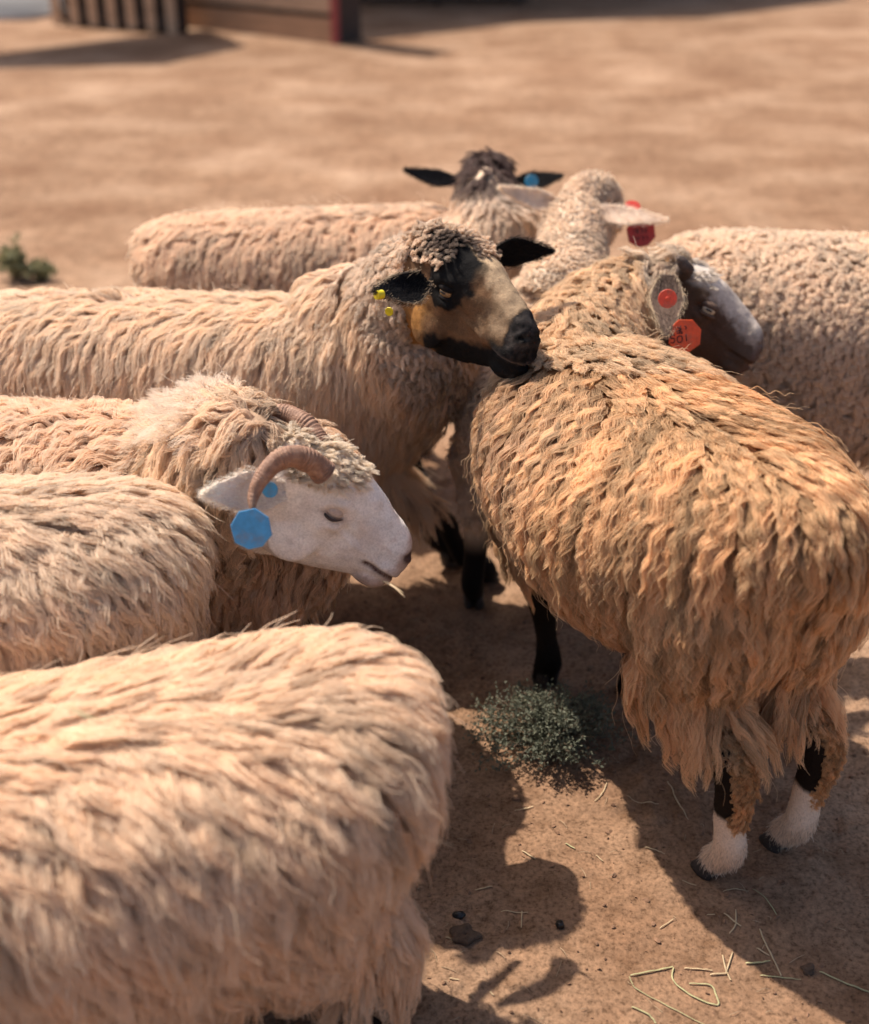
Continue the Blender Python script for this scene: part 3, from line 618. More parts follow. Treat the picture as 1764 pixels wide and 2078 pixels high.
# --- black-faced sheep, centre
def blackface():
    hp = A3(-.040, 2.30, .893)
    f1, f2 = gr(905, 1142), gr(975, 1172)
    s = make_sheep('cream shaggy sheep with black and tan face looking right, yellow tag in its black ear', (-.54, 2.545), -3,
        feet=[(f1[0], f1[1], True, 1), (f2[0], f2[1]-.02, True, -1), (-.86, 2.70, False, 1), (-.90, 2.54, False, -1)],
        neck=[(-.20, 2.54, .61, .17, .20), (-.08, 2.50, .67, .170, .20), (-.06, 2.43, .745, .135, .165), (-.045, 2.38, .82, .100, .125), (-.03, 2.30, .87, .06, .08)],
        head=(hp, (-49, 11, -8)), hw=.93, hsc=1.11, voxel=.004, ts=(1.22, 1.03, 1.0), dz=.042)
    P = s.P; x, y, z = P.T; V = s.V; nb = fbm(V, .014, 4, 3)
    s.zone[(s.zone == 1) & (V[:, 0] < .03-.60*(V[:, 2]-.5)+(nb-.5)*.06)] = 0
    wool = np.array((.55, .40, .29)); c = base_coat(s, wool, (.012, .010, .010))
    h = (s.zone == 2) & (x > .02)
    tan = np.array((.155, .085, .045)); amb = np.array((.30, .145, .045)); gld = np.array((.40, .285, .18)); blk = np.array((.010, .009, .009)); gry = np.array((.30, .26, .22))
    f = np.tile(tan, (len(V), 1)); ya = np.abs(y)
    def mx(f, col, t): t = np.clip(t, 0, 1)[:, None]; return f*(1-t)+np.array(col)*t
    j = (nb-.5)
    f = mx(f, amb, ss(x+j*.02, .125, .09)*ss(z, .03, -.02))
    f = mx(f, gld, ss(z+j*.03, .045, .075)*ss(y+.004+j*.02, -.030, -.016))
    f = mx(f, gld, .9*ss(x+j*.03, .20, .245)*ss(z+j*.02, -.02, .02)*ss(x, .275, .262))
    f = mx(f, (.50, .42, .34), .6*ss(x+j*.05, .11, .085)*ss(z, .06, .09)*ss(ya, .035, .02))
    st_ = fbm(np.stack([x*.35, y, z], 1), .009, 66, 2); f = f*(.62+.76*st_)[:, None]; f = mx(f, (.10, .06, .035), .55*ss(fbm(V, .035, 71, 2), .5, .72)*(z < .05))
    # eye patch climbing to the poll, and its tongue down the nose side
    pe = ((x-.135)/.040)**2+((z-.030)/.030)**2; f = mx(f, blk, ss(pe+j*1.2, 1.15, .8)*(ya > .02))
    cx = .115+(z-.06)*-.6; pn = ss(np.abs(ya-.036-.0*x)+j*.018, .022, .014)*ss(z, .035, .05)*ss(x+j*.02, .195, .165); f = mx(f, blk, pn*(y < 0)+ss(y+j*.01, .034, .044)*(z > .02)*(x < .2)); f = mx(f, blk, ss(np.abs(x-.110+(.085-z)*-.75)+j*.03, .050, .038)*ss(z, .03, .045)*ss(ya+j*.01, .016, .024)*(y < 0))
    f = mx(f, blk, ss(x+j*.02, .262, .272)+0)
    f = mx(f, blk, ss(z+j*.02+(x-.15)*-.22, -.042, -.055)*ss(x+j*.02, .105, .12))
    f = mx(f, blk, ss(x+j*.02, .235, .25)*ss(z, -.0, -.015))
    zm_ = -.030-(x-.25)*.10; f = mx(f, (.16, .13, .12), .8*np.exp(-((z-zm_-.006)/.0035)**2)*ss(x, .24, .26)*(z > -.05)); f = mx(f, (.05, .042, .040), .7*ss(x, .262, .275)*ss(nb, .35, .6)*ss(z, -.03, -.01)); f = mx(f, (.002, .002, .002), 1.5*np.exp(-(((x-.297)/.010)**2+((z-.016)/.007)**2)))  # pale lip rim, muzzle grey painted in as highlights, dark nostrils
    f = mx(f, gry, .12*ss(x, .25, .27)*ss(nb, .6, .72))
    c[h] = f[h]; k = (s.zone == 2)
    crown_c = np.tile(np.array((.76, .60, .46)), (len(V), 1)); dkc = np.array((.115, .080, .068))
    patch = .9*ss(np.abs(y+.030)+j*.03, .024, .014)*ss(x, .03, .07)+ss(x+j*.02, .045, .02)*ss(z, .05, .09)*.35+ss(np.abs(y-.052)+j*.02, .016, .010)
    crown_c = mx(crown_c, dkc, patch)
    set_coat(s, c)
    # torso long staples
    main = np.tile(CREAM*np.array((1.04, 1.0, .95)), (len(V), 1)); g1 = fbm(V, .25, 21, 2)[:, None]; main = main*(.86+.28*g1)
    m = zmask(s, 0)*(V[:, 2] > .28); R = roots(s, m, 4300); D = flow(s, R[1], R[2], back=.25, jit=.16, P=R[0]); low = ss(R[0][:, 2], .68, .45)
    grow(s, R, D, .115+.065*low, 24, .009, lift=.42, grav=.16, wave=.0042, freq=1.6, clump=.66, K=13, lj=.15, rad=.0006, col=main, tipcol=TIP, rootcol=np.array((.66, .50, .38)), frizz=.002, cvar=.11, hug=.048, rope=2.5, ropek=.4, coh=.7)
    m = zmask(s, 0)*(V[:, 2] < .46)+zmask(s, 3)*(V[:, 2] > .25); R = roots(s, m, 2500); D = flow(s, R[1], R[2], back=.2, jit=.2, P=R[0])
    grow(s, R, D, .15*ss(R[0][:, 2], .24, .36)+.02, 24, .010, lift=.3, grav=.35, wave=.0035, freq=1.6, clump=.8, K=10, rad=.0006, col=main*.9, tipcol=CREAM, rootcol=np.array((.34, .24, .17)), frizz=.002, cvar=.12, hug=.05, coh=.5)
    # neck: short dense curls, greyer; longer mane at the base
    nk = zmask(s, 1)+zmask(s, 2)*(x < .03); R = roots(s, np.minimum(nk, 1), 8500); D = flow(s, R[1], R[2], back=.5, jit=.45, P=R[0])
    ncl = np.tile(np.array((.84, .69, .55)), (len(V), 1))
    grow(s, R, D, .030, 22, .007, lift=.85, grav=.10, wave=.0038, freq=1.5, clump=.78, K=8, rad=.00055, col=ncl, tipcol=np.array((.72, .58, .46)), rootcol=np.array((.30, .22, .17)), frizz=.002, cvar=.15)
    cr = zmask(s, 2)*(z > .050+.35*np.maximum(x-.06, 0))*(x < .115+.035*(y > -.014)*(y < .04))*(x > -.02); R = roots(s, cr, 16000); D = flow(s, R[1], R[2], back=-.3, down=.2, jit=.5, P=R[0])
    grow(s, R, D, .022, 22, .0056, lift=1.0, grav=.05, wave=.0030, freq=1.6, clump=.72, K=8, rad=.0005, col=crown_c, rootcol=None, frizz=.0012, cvar=.13)
    fc = zmask(s, 2)*(x > .03)*(1-cr); R = roots(s, fc, 420000); D = nrm(tang(np.tile(s.head[1][:, 0]*.8+s.head[1][:, 2]*-.15, (len(R[0]), 1)), R[1])+rng.normal(size=(len(R[0]), 3))*.2)
    grow(s, R, D, .0055, 1, .001, lift=.3, grav=0, wave=.0002, freq=1, clump=.1, K=4, rad=.0005, col=c, cvar=.38, rootcol=None, frizz=.0002)
    legs_fur(s, c)
    o, B, sc = s.head; blkc = [(.012, .011, .012), (.010, .009, .010)]
    eR = at(866, 560, 2.20)
    ear(s, eR, at(766, 632, 2.12), (-.15, -.9, .35), .036, blkc, cup=.34, droop=-.040, rim=(.42, .32, .22))
    ear(s, at(1000, 522, 2.33), at(1116, 504, 2.36), (.3, -.9, -.2), .031, blkc, cup=.3, droop=.006)
    ye = (.82, .66, .01)
    disc_tag(s, at(770, 598, 2.105), (-.75, -.65, .1), (0, 0, 1), .0085, ye, 28, thick=.007, label='yellow ear tag button')
    disc_tag(s, at(790, 632, 2.165), (-.3, -.9, 0), (0, 0, 1), .008, ye, 8, label='yellow ear tag plate behind the ear')
    eye(s, -1, (.25, .15, .07)); eye(s, 1, (.25, .15, .07))
    for F in (f1, f2, A3(-.86, 2.70, 0), A3(-.90, 2.54, 0)): hoof(s, A3(F[0], F[1], 0), s.f, M_HOOF)
    finish(s); return s

# --- horned white-faced sheep
def horned():
    hp = A3(-.305, 1.775, .708)
    s = make_sheep('white-faced sheep with curled ridged horns and blue tags, its eyes closed', (-.61, 2.04), -4,
        feet=[(-.275, 2.03, True, 1), (-.40, 1.96, True, -1), (-1.05, 2.12, False, 1), (-1.07, 1.96, False, -1)],
        neck=[(-.44, 2.00, .53, .18, .19), (-.38, 1.93, .60, .155, .17), (-.35, 1.85, .68, .115, .135), (-.31, 1.79, .72, .08, .10), (-.28, 1.77, .72, .06, .07)],
        head=(hp, (4, 35, -6)), hsc=1.02, voxel=.004, ts=(1, 1, .97), blobs=((-.32, 2.10, .50, .13, .15, .13), (-.265, 2.02, .51, .12, .14, .14)))  # blobs: chest bulk added to fill out its shadow on the soil
    P = s.P; x, y, z = P.T; V = s.V; nb = fbm(V, .012, 4, 3); j = nb-.5
    wool = np.array((.40, .27, .18)); c = base_coat(s, wool, (.010, .008, .008)); h = (s.zone == 2) & (x > .0)
    def mx(f, col, t): t = np.clip(t, 0, 1)[:, None]; return f*(1-t)+np.array(col)*t
    f = np.tile(np.array((.93, .87, .80)), (len(V), 1))*(.88+.24*nb)[:, None]
    f = mx(f, (.55, .42, .35), .35*ss(fbm(V, .03, 9, 2), .4, .8)); f = mx(f, (.42, .28, .22), .8*ss(x+j*.03, .27, .30)); f = mx(f, (.40, .27, .22), .7*ss(z+j*.02, -.045, -.06)*ss(x, .22, .26))
    ya_ = np.abs(y); hb_ = np.sqrt((x-.065)**2+(ya_-.045)**2+(z-.085)**2); f = mx(f, (.22, .14, .09), .85*ss(hb_+j*.03, .048, .022)); f = mx(f, (.60, .46, .37), .6*np.exp(-(((x-.135)/.03)**2+((z-.03)/.022)**2))); f = mx(f, (.55, .42, .36), .5*ss(nb, .5, .7)*ss(x, .2, .27))
    f = mx(f, (.10, .06, .05), np.exp(-(((x-.298)/.011)**2+((z-.014)/.009)**2))*1.6)
    f = mx(f, (.22, .14, .11), np.exp(-(((x-.136)/.022)**2+((z-.026)/.005)**2))*1.1)
    zm = -.030-(x-.25)*.10; f = mx(f, (.10, .055, .05), 1.3*np.exp(-((z-zm)/.0042)**2)*ss(x, .222, .24))
    st_ = fbm(np.stack([x*.4, y, z], 1), .010, 66, 2); f = f*(.86+.28*st_)[:, None]; c[h] = f[h]; set_coat(s, c)
    main = np.tile(CREAM*np.array((1.04, .96, .90)), (len(V), 1)); g1 = fbm(V, .2, 21, 2)[:, None]; main = main*(.85+.3*g1)
    m = zmask(s, 0)*(V[:, 2] > .28); R = roots(s, m, 4300); D = flow(s, R[1], R[2], back=.3, jit=.35, P=R[0])
    grow(s, R, D, .085, 22, .009, lift=.65, grav=.14, wave=.0056, freq=1.8, clump=.74, K=10, rad=.0006, col=main, tipcol=np.array((.93, .76, .60)), rootcol=np.array((.58, .41, .29)), frizz=.0022, cvar=.10, hug=.05, rope=3, coh=.7)
    m = zmask(s, 0)*(V[:, 2] < .40)+zmask(s, 3)*(V[:, 2] > .26); R = roots(s, m, 2500); D = flow(s, R[1], R[2], back=.2, jit=.2, P=R[0])
    grow(s, R, D, .085, 18, .010, lift=.3, grav=.35, wave=.004, freq=1.6, clump=.85, K=9, rad=.0006, col=main*.75, tipcol=np.array((.70, .52, .35)), rootcol=np.array((.36, .24, .16)), frizz=.002, cvar=.15)
    nk = zmask(s, 1)+zmask(s, 2)*(x < .012)*(z < .05); R = roots(s, np.minimum(nk, 1), 6500); D = flow(s, R[1], R[2], back=.5, jit=.45, P=R[0])
    grow(s, R, D, .045*ss(R[0][:, 2], .45, .60)+.04, 22, .008, lift=.6, grav=.18, wave=.0048, freq=1.6, clump=.72, K=10, hug=.04, coh=.6, rope=3, rad=.0006, col=np.tile(np.array((.80, .61, .44)), (len(V), 1)), tipcol=np.array((.90, .72, .54)), rootcol=np.array((.52, .37, .26)), frizz=.002, cvar=.15)
    # fluffy mane along the top
    k = (zmask(s, 1)+zmask(s, 0)*(s.L[:, 0] > .1))*(s.N[:, 2] > .55)*(V[:, 0] < -.37)*(V[:, 1] < 2.12); R = roots(s, np.minimum(k, 1), 4500); D = flow(s, R[1], R[2], back=.8, jit=.4, P=R[0])
    grow(s, R, D, .060, 18, .012, lift=1.2, grav=.03, wave=.004, freq=1.1, clump=.6, K=8, rad=.0005, col=np.tile(np.array((.90, .73, .58)), (len(V), 1)), tipcol=np.array((.94, .82, .69)), frizz=.004, cvar=.10)
    cr = zmask(s, 2)*(z > .045+.40*np.maximum(x-.05, 0))*(x < .150); R = roots(s, cr, 15000); D = flow(s, R[1], R[2], back=-.6, down=.15, jit=.5, P=R[0])
    grow(s, R, D, .026, 20, .0055, lift=1.0, grav=.05, wave=.0034, freq=1.5, clump=.62, rootcol=np.array((.74, .60, .46)), K=8, rad=.0005, col=np.tile(np.array((.86, .73, .58)), (len(V), 1)), tipcol=np.array((.92, .81, .67)), frizz=.0012, cvar=.12)
    fc = zmask(s, 2)*(x > .01)*(1-cr); R = roots(s, fc, 170000); D = nrm(tang(np.tile(s.head[1][:, 0]*-.8+s.head[1][:, 2]*-.3, (len(R[0]), 1)), R[1])+rng.normal(size=(len(R[0]), 3))*.2)
    grow(s, R, D, .0055, 1, .001, lift=.25, grav=0, wave=.0002, freq=1, clump=.1, K=4, rad=.00038, col=c, cvar=.10, rootcol=np.array((.84, .75, .67)), frizz=.0002)
    legs_fur(s, c)
    o, B, sc = s.head
    wcol = [(.92, .82, .72), (.92, .82, .73)]
    ear(s, at(582, 995, 1.89), at(418, 1003, 1.80), (.05, -.85, .5), .034, wcol, cup=.25, droop=.0)
    ear(s, o+B@A3(.03, .06, .03), o+B@A3(-.03, .16, -.02), (.5, .2, .5), .031, wcol, cup=.25)
    # horns: ridged, sweeping back, down and forward
    mh, nt, b = mat('ridged_horn'); tc = nt.nodes.new('ShaderNodeTexCoord'); n = noise(nt, 70, 6, .75, tc.outputs['Object'])
    r = ramp(nt, n.outputs[0], [(.3, (.15, .075, .045)), (.5, (.30, .155, .095)), (.7, (.44, .26, .17))]); nt.links.new(r.outputs[0], b.inputs['Base Color']); b.inputs['Roughness'].default_value = .55; bump(nt, n.outputs[0], .9, .004, b)
    def horn(pts, rads):
        Q_ = catmull(np.hstack([np.array(pts), np.array(rads)]), 26); Pp, rr = Q_[:, :3], Q_[:, 3:]; T = nrm(np.gradient(Pp, axis=0)); rings = []; a = np.linspace(0, 2*np.pi, 20, endpoint=False)
        sl_ = np.cumsum(np.r_[0, np.linalg.norm(np.diff(Pp, axis=0), axis=1)])
        ref = B[:, 1]
        for i, (p, t, rd) in enumerate(zip(Pp, T, rr)):
            e = t@ref; s1 = nrm(ref-t*e); s2 = np.cross(t, s1); f_ = i/len(Pp); k = 1+.11*(1-f_**2)*(abs(math.sin(sl_[i]*math.pi/.0056+1.6*math.sin(sl_[i]*90)))**.6*2-1)*(.6+.5*math.sin(sl_[i]*150+1))
            rings.append(p+np.outer(np.cos(a)*rd[0]*k, s1)+np.outer(np.sin(a)*rd[1]*k, s2))
        V_, F_ = loft(rings); mesh_obj('horn', V_, F_, mh, s.root, loc=s.base)
    horn([at(660, 962, 1.885), at(632, 938, 1.865), at(596, 926, 1.845), at(560, 938, 1.835), at(530, 972, 1.825), at(515, 1005, 1.82), at(512, 1034, 1.815)], [(.018, .020), (.016, .0195), (.0145, .018), (.0125, .016), (.010, .0125), (.007, .0095), (.004, .0045)])
    horn([at(650, 905, 1.98), at(625, 868, 1.99), at(590, 845, 2.00), at(556, 842, 2.01), at(535, 868, 2.03), at(528, 915, 2.05)], [(.018, .019), (.017, .019), (.015, .018), (.013, .016), (.010, .012), (.005, .006)])
    bl = (.065, .30, .58)
    disc_tag(s, at(510, 1072, 1.80), (.02, -.9, .35), (0, 0, 1), .0305, bl, 8, rot_=.2, label='large blue octagonal ear tag')
    disc_tag(s, at(548, 994, 1.845), (.1, -.85, .45), (0, 0, 1), .0125, (.08, .36, .60), 28, label='small round blue ear tag button')
    for F in ((-.275, 2.03), (-.40, 1.96), (-1.05, 2.12), (-1.07, 1.96)): hoof(s, A3(F[0], F[1], 0), s.f, M_HOOF)
    # closed eyelid
    W = lambda xx, yy, zz: o+B@(A3(xx, yy, zz)*sc)
    for sy in (-1, 1):
        lid = Geo(); lid.add(*ellipsoid(W(.135, .0535*sy, .033), (B*np.array([.0165, .0110, .0115])*sc).T, 18, 12))
        e = mesh_obj('eyelid', lid.verts(), lid.F, M_HIDE, s.root, loc=s.base); n_ = len(e.data.vertices)
        a_ = e.data.attributes.new('coat', 'FLOAT_COLOR', 'POINT'); a_.data.foreach_set('color', list((.56, .45, .385, 1.))*n_)
        la = tube([W(.117, .0580*sy, .026), W(.126, .0640*sy, .0215), (W(.139, .0655*sy, .0212)), W(.153, .0600*sy, .028)], [.0010, .0026, .0026, .0010], 8, 5)
        mesh_obj('eyelash', la[0]-s.base, la[1], simple('lash_dark', (.05, .03, .025), .7), e)
    finish(s)
    st = tube([at(778, 1180, 1.90), at(800, 1192, 1.885), at(822, 1212, 1.875)], [.0013, .0016, .0013], 6, 3); st2 = tube([at(785, 1180, 1.895), at(806, 1194, 1.885), at(820, 1204, 1.88)], [.0009, .0012, .0006], 6, 3)
    g = Geo(); g.add(*st); g.add(*st2); tag(mesh_obj('hay_stalk', g.verts(), g.F, M_STRAW), 'short hay stalk sticking out of the horned sheep\'s mouth', 'hay stalk')
    return s

# --- plainer members of the flock
def plain(label, base, heading, wool, tip, root, ln, lift, jit, wave, dens=4200, strands=22, rad=.0006, neck=None, head=None, ts=(1, 1, 1), hsc=1., legc=(.012, .01, .01), back=.35, freq=1.8, spread=.009, grav=.2, clump=.68, feet=None, pitch=0, voxel=.008, fringe=True, frizz=.002, dz=0., rbs=1., hug=.05, rope=3, coh=.7, K=10, fr=1.2):
    b = A3(*base, 0); yw = math.radians(heading); f = A3(math.cos(yw), math.sin(yw), 0); l = A3(-f[1], f[0], 0)
    if feet is None:
        feet = [(*(b+f*.29*ts[0]+l*.09)[:2], True, 1), (*(b+f*.25*ts[0]-l*.09)[:2], True, -1), (*(b-f*.36*ts[0]+l*.09)[:2], False, 1), (*(b-f*.33*ts[0]-l*.09)[:2], False, -1)]
    s = make_sheep(label, base, heading, feet=feet, neck=neck, head=head, ts=ts, voxel=voxel, hsc=hsc, pitch=pitch, dz=dz, rbs=rbs)
    V = s.V; c = base_coat(s, np.array(wool)*.7, legc); s.c = c
    main = np.tile(np.array(wool), (len(V), 1))*(.84+.32*fbm(V, .22, 33, 2))[:, None]
    m = zmask(s, 0)*(V[:, 2] > .28); R = roots(s, m, dens); D = flow(s, R[1], R[2], back=back, jit=jit, P=R[0])
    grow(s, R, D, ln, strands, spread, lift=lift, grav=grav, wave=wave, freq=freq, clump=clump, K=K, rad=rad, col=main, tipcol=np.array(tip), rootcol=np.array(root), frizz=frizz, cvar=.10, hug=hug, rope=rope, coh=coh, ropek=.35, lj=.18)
    if fringe:
        m = zmask(s, 0)*(V[:, 2] < .40)+zmask(s, 3)*(V[:, 2] > .27); R = roots(s, m, 2200); D = flow(s, R[1], R[2], back=.2, jit=.2, P=R[0])
        grow(s, R, D, ln*fr, 14, .010, lift=.3, grav=.35, wave=wave, freq=freq, clump=.85, K=9, rad=rad, col=main*.9, tipcol=np.array(wool), rootcol=np.array(root), frizz=.002, cvar=.12, hug=hug, coh=.5)
    for F in feet: hoof(s, A3(F[0], F[1], 0), s.f, M_HOOF)
    s.main = main; return s
def full_head_for(b, f, yaw, z=.86):
    return None

def near_sheep():
    # foreground, cut by the frame; heads to the left out of the picture
    h = 190; b = (-.505, 1.205); f = A3(math.cos(math.radians(h)), math.sin(math.radians(h)), 0); B0 = A3(*b, 0)
    hd = B0+f*.66+A3(0, 0, .72)
    s = plain('closest cream shaggy sheep filling the bottom left corner, rump to the right', b, h, (.88, .66, .47), (.93, .75, .575), (.74, .54, .385), .150, .36, .13, .0075, dens=3700, strands=27, rad=.0008,
        neck=[(*(B0+f*.33+A3(0, 0, .56)), .15, .17), (*(B0+f*.46+A3(0, 0, .66)), .12, .14), (*(B0+f*.60+A3(0, 0, .74)), .085, .10), (*(hd+f*.02), .06, .07)], head=(hd, (h, 35, 0)), ts=(1.0, 1.04, .94), back=.7, freq=1.5, spread=.013, grav=.14, clump=.64, rbs=1.36, pitch=-.09, dz=-.03, fr=1.7)
    plain_head(s, (.5, .42, .36))
    # woolly tail
    finish_tail(s, (.50, .345, .24)); finish(s); return s
def plain_head(s, fc, woolc=(.74, .58, .44), ears=True, crown=.07, ear_l=.105, earc=None):
    x, y, z = s.P.T; h = (s.zone == 2) & (x > .03); s.c[h] = np.array(fc); set_coat(s, s.c)
    nk = np.minimum(zmask(s, 1)+zmask(s, 2)*((x < .03)+(z > .07)*(x < crown) > 0), 1); R = roots(s, nk, 5500); D = flow(s, R[1], R[2], back=.5, jit=.4, P=R[0])
    grow(s, R, D, .035, 18, .008, lift=.8, grav=.1, wave=.0035, freq=1.5, clump=.75, K=8, rad=.0006, col=np.tile(np.array(woolc), (len(s.V), 1)), frizz=.002)
    o, B, sc = s.head
    if ears:
        for sy in (1, -1): ear(s, o+B@(A3(.02, .055*sy, .035)*sc), o+B@(A3(-.0, (.055+ear_l)*sy, .02)*sc), B@A3(.9, 0, -.2), .03, [earc or fc], cup=.3)
        for sy in (1, -1): eye(s, sy)
def finish_tail(s, col):
    t0 = s.T(-.44, 0, .66); pts = [t0, t0-s.f*.05+A3(0, 0, -.02), t0-s.f*.07+A3(0, 0, -.12), t0-s.f*.06+A3(0, 0, -.22)]
    V_, F_ = tube(pts, [.035, .033, .026, .012], 14, 5); o = mesh_obj('tail', V_, F_, M_HIDE, s.root, loc=s.base)
    a_ = o.data.attributes.new('coat', 'FLOAT_COLOR', 'POINT'); a_.data.foreach_set('color', list((col[0]*.6, col[1]*.6, col[2]*.6, 1.))*len(V_))
def left_sheep():
    h = 184; b = (-.875, 1.625); f = A3(math.cos(math.radians(h)), math.sin(math.radians(h)), 0); B0 = A3(*b, 0); hd = B0+f*.66+A3(0, 0, .74)
    s = plain('curly cream sheep at the left edge, between the horned sheep and the closest one', b, h, (.89, .70, .53), (.94, .79, .63), (.72, .54, .40), .115, .36, .2, .0068, dens=4300, strands=23,
        neck=[(*(B0+f*.33+A3(0, 0, .56)), .15, .17), (*(B0+f*.46+A3(0, 0, .66)), .12, .14), (*(B0+f*.60+A3(0, 0, .74)), .085, .10), (*(hd+f*.02), .06, .07)], head=(hd, (h, 30, 0)), ts=(1.0, .98, 1.03), back=.7, freq=1.7, grav=.14, clump=.62, rbs=1.1)
    plain_head(s, (.5, .42, .36)); finish(s); return s
def back_sheep():
    # furthest left: cream body, dark eared head turned away
    b = (-.33, 3.22); B0 = A3(*b, 0); hd = at(985, 398, 3.30); 
    s = plain('cream sheep at the back facing away, black ears and a blue tag', b, 8, (.90, .68, .50), (.94, .77, .60), (.64, .45, .33), .08, .6, .35, .0045, dens=4300, strands=20, rad=.0007,
        neck=[(*(B0+A3(.32, .05, .56)), .15, .17), (*(at(1010, 520, 3.2)), .13, .14), (*(at(995, 452, 3.24)), .098, .105), (*(at(986, 400, 3.28)), .075, .085), (*hd, .05, .06)], head=(hd, (84, 8, 0)), ts=(1.0, 1, 1.05), back=.5, dz=.03)
    x, y, z = s.P.T; h = (s.zone == 2); s.c[h] = (.05, .035, .03); set_coat(s, s.c)
    nkc = np.tile(np.array((.86, .70, .55)), (len(s.V), 1)); t = ss(s.V[:, 2], .80, .87)[:, None]; dkk = np.array((.16, .105, .09)); nkc = nkc*(1-t)+dkk*t
    nk = np.minimum(zmask(s, 1)+zmask(s, 2)*(x < .12), 1); R = roots(s, nk, 5200); D = flow(s, R[1], R[2], back=.7, jit=.35, P=R[0])
    grow(s, R, D, .055, 18, .009, lift=.6, grav=.25, wave=.003, freq=1.4, clump=.88, K=8, rad=.0007, col=nkc, frizz=.002)
    blk = [(.012, .011, .013)]
    ear(s, at(925, 365, 3.27), at(826, 345, 3.27), (0, -.5, .8), .030, blk, cup=.3, droop=.0)
    ear(s, at(1045, 370, 3.27), at(1136, 357, 3.27), (0, -.6, .7), .030, blk, cup=.3, droop=.0)
    disc_tag(s, at(1079, 368, 3.20), (.05, -.9, .4), (0, 0, 1), .0185, (.035, .30, .50), 28, label='blue ear tag button')
    for sy in (1, -1): eye(s, sy)
    finish(s); return s
def cream_head_sheep():
    # smaller sheep looking away, its body between the black-faced and the golden one
    b = (.235, 2.72); B0 = A3(*b, 0); hd = at(1168, 438, 3.0)
    s = plain('close-wooled cream sheep facing away, pale ears and a red tag, behind the golden sheep', b, 80, (.86, .69, .53), (.92, .78, .63), (.56, .41, .3), .028, .9, .4, .0035, dens=9000, strands=16, rad=.0006, spread=.007,
        neck=[(*(B0+A3(.0, .12, .55)), .13, .15), (*at(1130, 640, 2.80), .115, .125), (*at(1150, 560, 2.86), .098, .105), (*at(1160, 510, 2.92), .084, .09), (*at(1165, 460, 2.97), .078, .082), (*hd, .06, .07)], head=(hd, (62, 15, 4)), ts=(.80, .72, .90), back=.4, voxel=.006, fringe=False, hug=.02, rope=0, coh=.2)
    x, y, z = s.P.T; h = (s.zone == 2); s.c[h] = (.50, .37, .27); set_coat(s, s.c)
    nkc = np.tile(np.array((.90, .75, .60)), (len(s.V), 1)); tt = np.sin((s.V@nrm(A3(.1, .25, 1)))*2*math.pi/.045+3*fbm(s.V, .08, 6, 2)); nkc = nkc*(.93+.07*tt)[:, None]
    nk = np.minimum(zmask(s, 1)+zmask(s, 2)*(x < .16), 1); R = roots(s, nk, 20000); D = flow(s, R[1], R[2], back=.3, jit=.5, P=R[0])
    grow(s, R, D, .0135, 14, .0042, lift=1.3, grav=.05, wave=.0022, freq=1.4, clump=.75, K=7, rad=.0005, col=nkc, tipcol=np.array((.82, .67, .53)), frizz=.001)
    pale = [(.90, .75, .60), (.86, .70, .57)]
    ear(s, at(1140, 418, 2.95), at(1019, 382, 2.90), (-.25, -.7, .6), .026, pale, cup=.42)
    ear(s, at(1195, 425, 2.93), at(1348, 446, 2.86), (.05, -.75, .6), .025, pale, cup=.3)
    M1 = [[(-.5, .1), (-.2, .2), (-.3, -.1)], [(.0, .25), (.1, -.1)], [(.3, .2), (.4, .0), (.25, -.1)], [(-.45, -.4), (-.2, -.35), (-.35, -.6)], [(.0, -.3), (.15, -.45), (.0, -.6)], [(.35, -.3), (.4, -.6)]]
    disc_tag(s, at(1301, 470, 2.915), (.1, -.9, .3), (-.35, 0, 1), .036, (.50, .028, .012), 8, rot_=-.2, mark=M1, label='dark red ear tag plate hanging under the ear')
    disc_tag(s, at(1285, 417, 2.93), (.1, -.4, .9), (0, 1, 0), .019, (.52, .04, .02), 28, label='red ear tag button on the ear')
    for sy in (1, -1): eye(s, sy)
    finish(s); return s
def right_sheep():
    b = (1.06, 2.86); h = -10; f = A3(math.cos(math.radians(h)), math.sin(math.radians(h)), 0); B0 = A3(*b, 0); hd = B0+f*.68+A3(0, 0, .74)
    s = plain('tightly curled cream sheep at the right edge, behind the golden sheep', b, h, (.90, .71, .54), (.94, .79, .63), (.56, .41, .29), .032, 1.0, .45, .0048, dens=8200, strands=16, rad=.0007, spread=.0075, freq=1.3, clump=.7, grav=.12, frizz=.0025,
        neck=[(*(B0+f*.33+A3(0, 0, .56)), .15, .17), (*(B0+f*.46+A3(0, 0, .66)), .12, .14), (*(B0+f*.60+A3(0, 0, .74)), .085, .10), (*(hd+f*.02), .06, .07)], head=(hd, (h, 30, 0)), ts=(1.06, 1.15, 1.08), back=.2, voxel=.006, dz=.03, rbs=1.42, fr=3.2, hug=.022, rope=2, coh=.2)
    plain_head(s, (.5, .42, .36)); finish(s); return s
golden(); blackface(); horned(); near_sheep(); left_sheep(); back_sheep(); cream_head_sheep(); right_sheep()
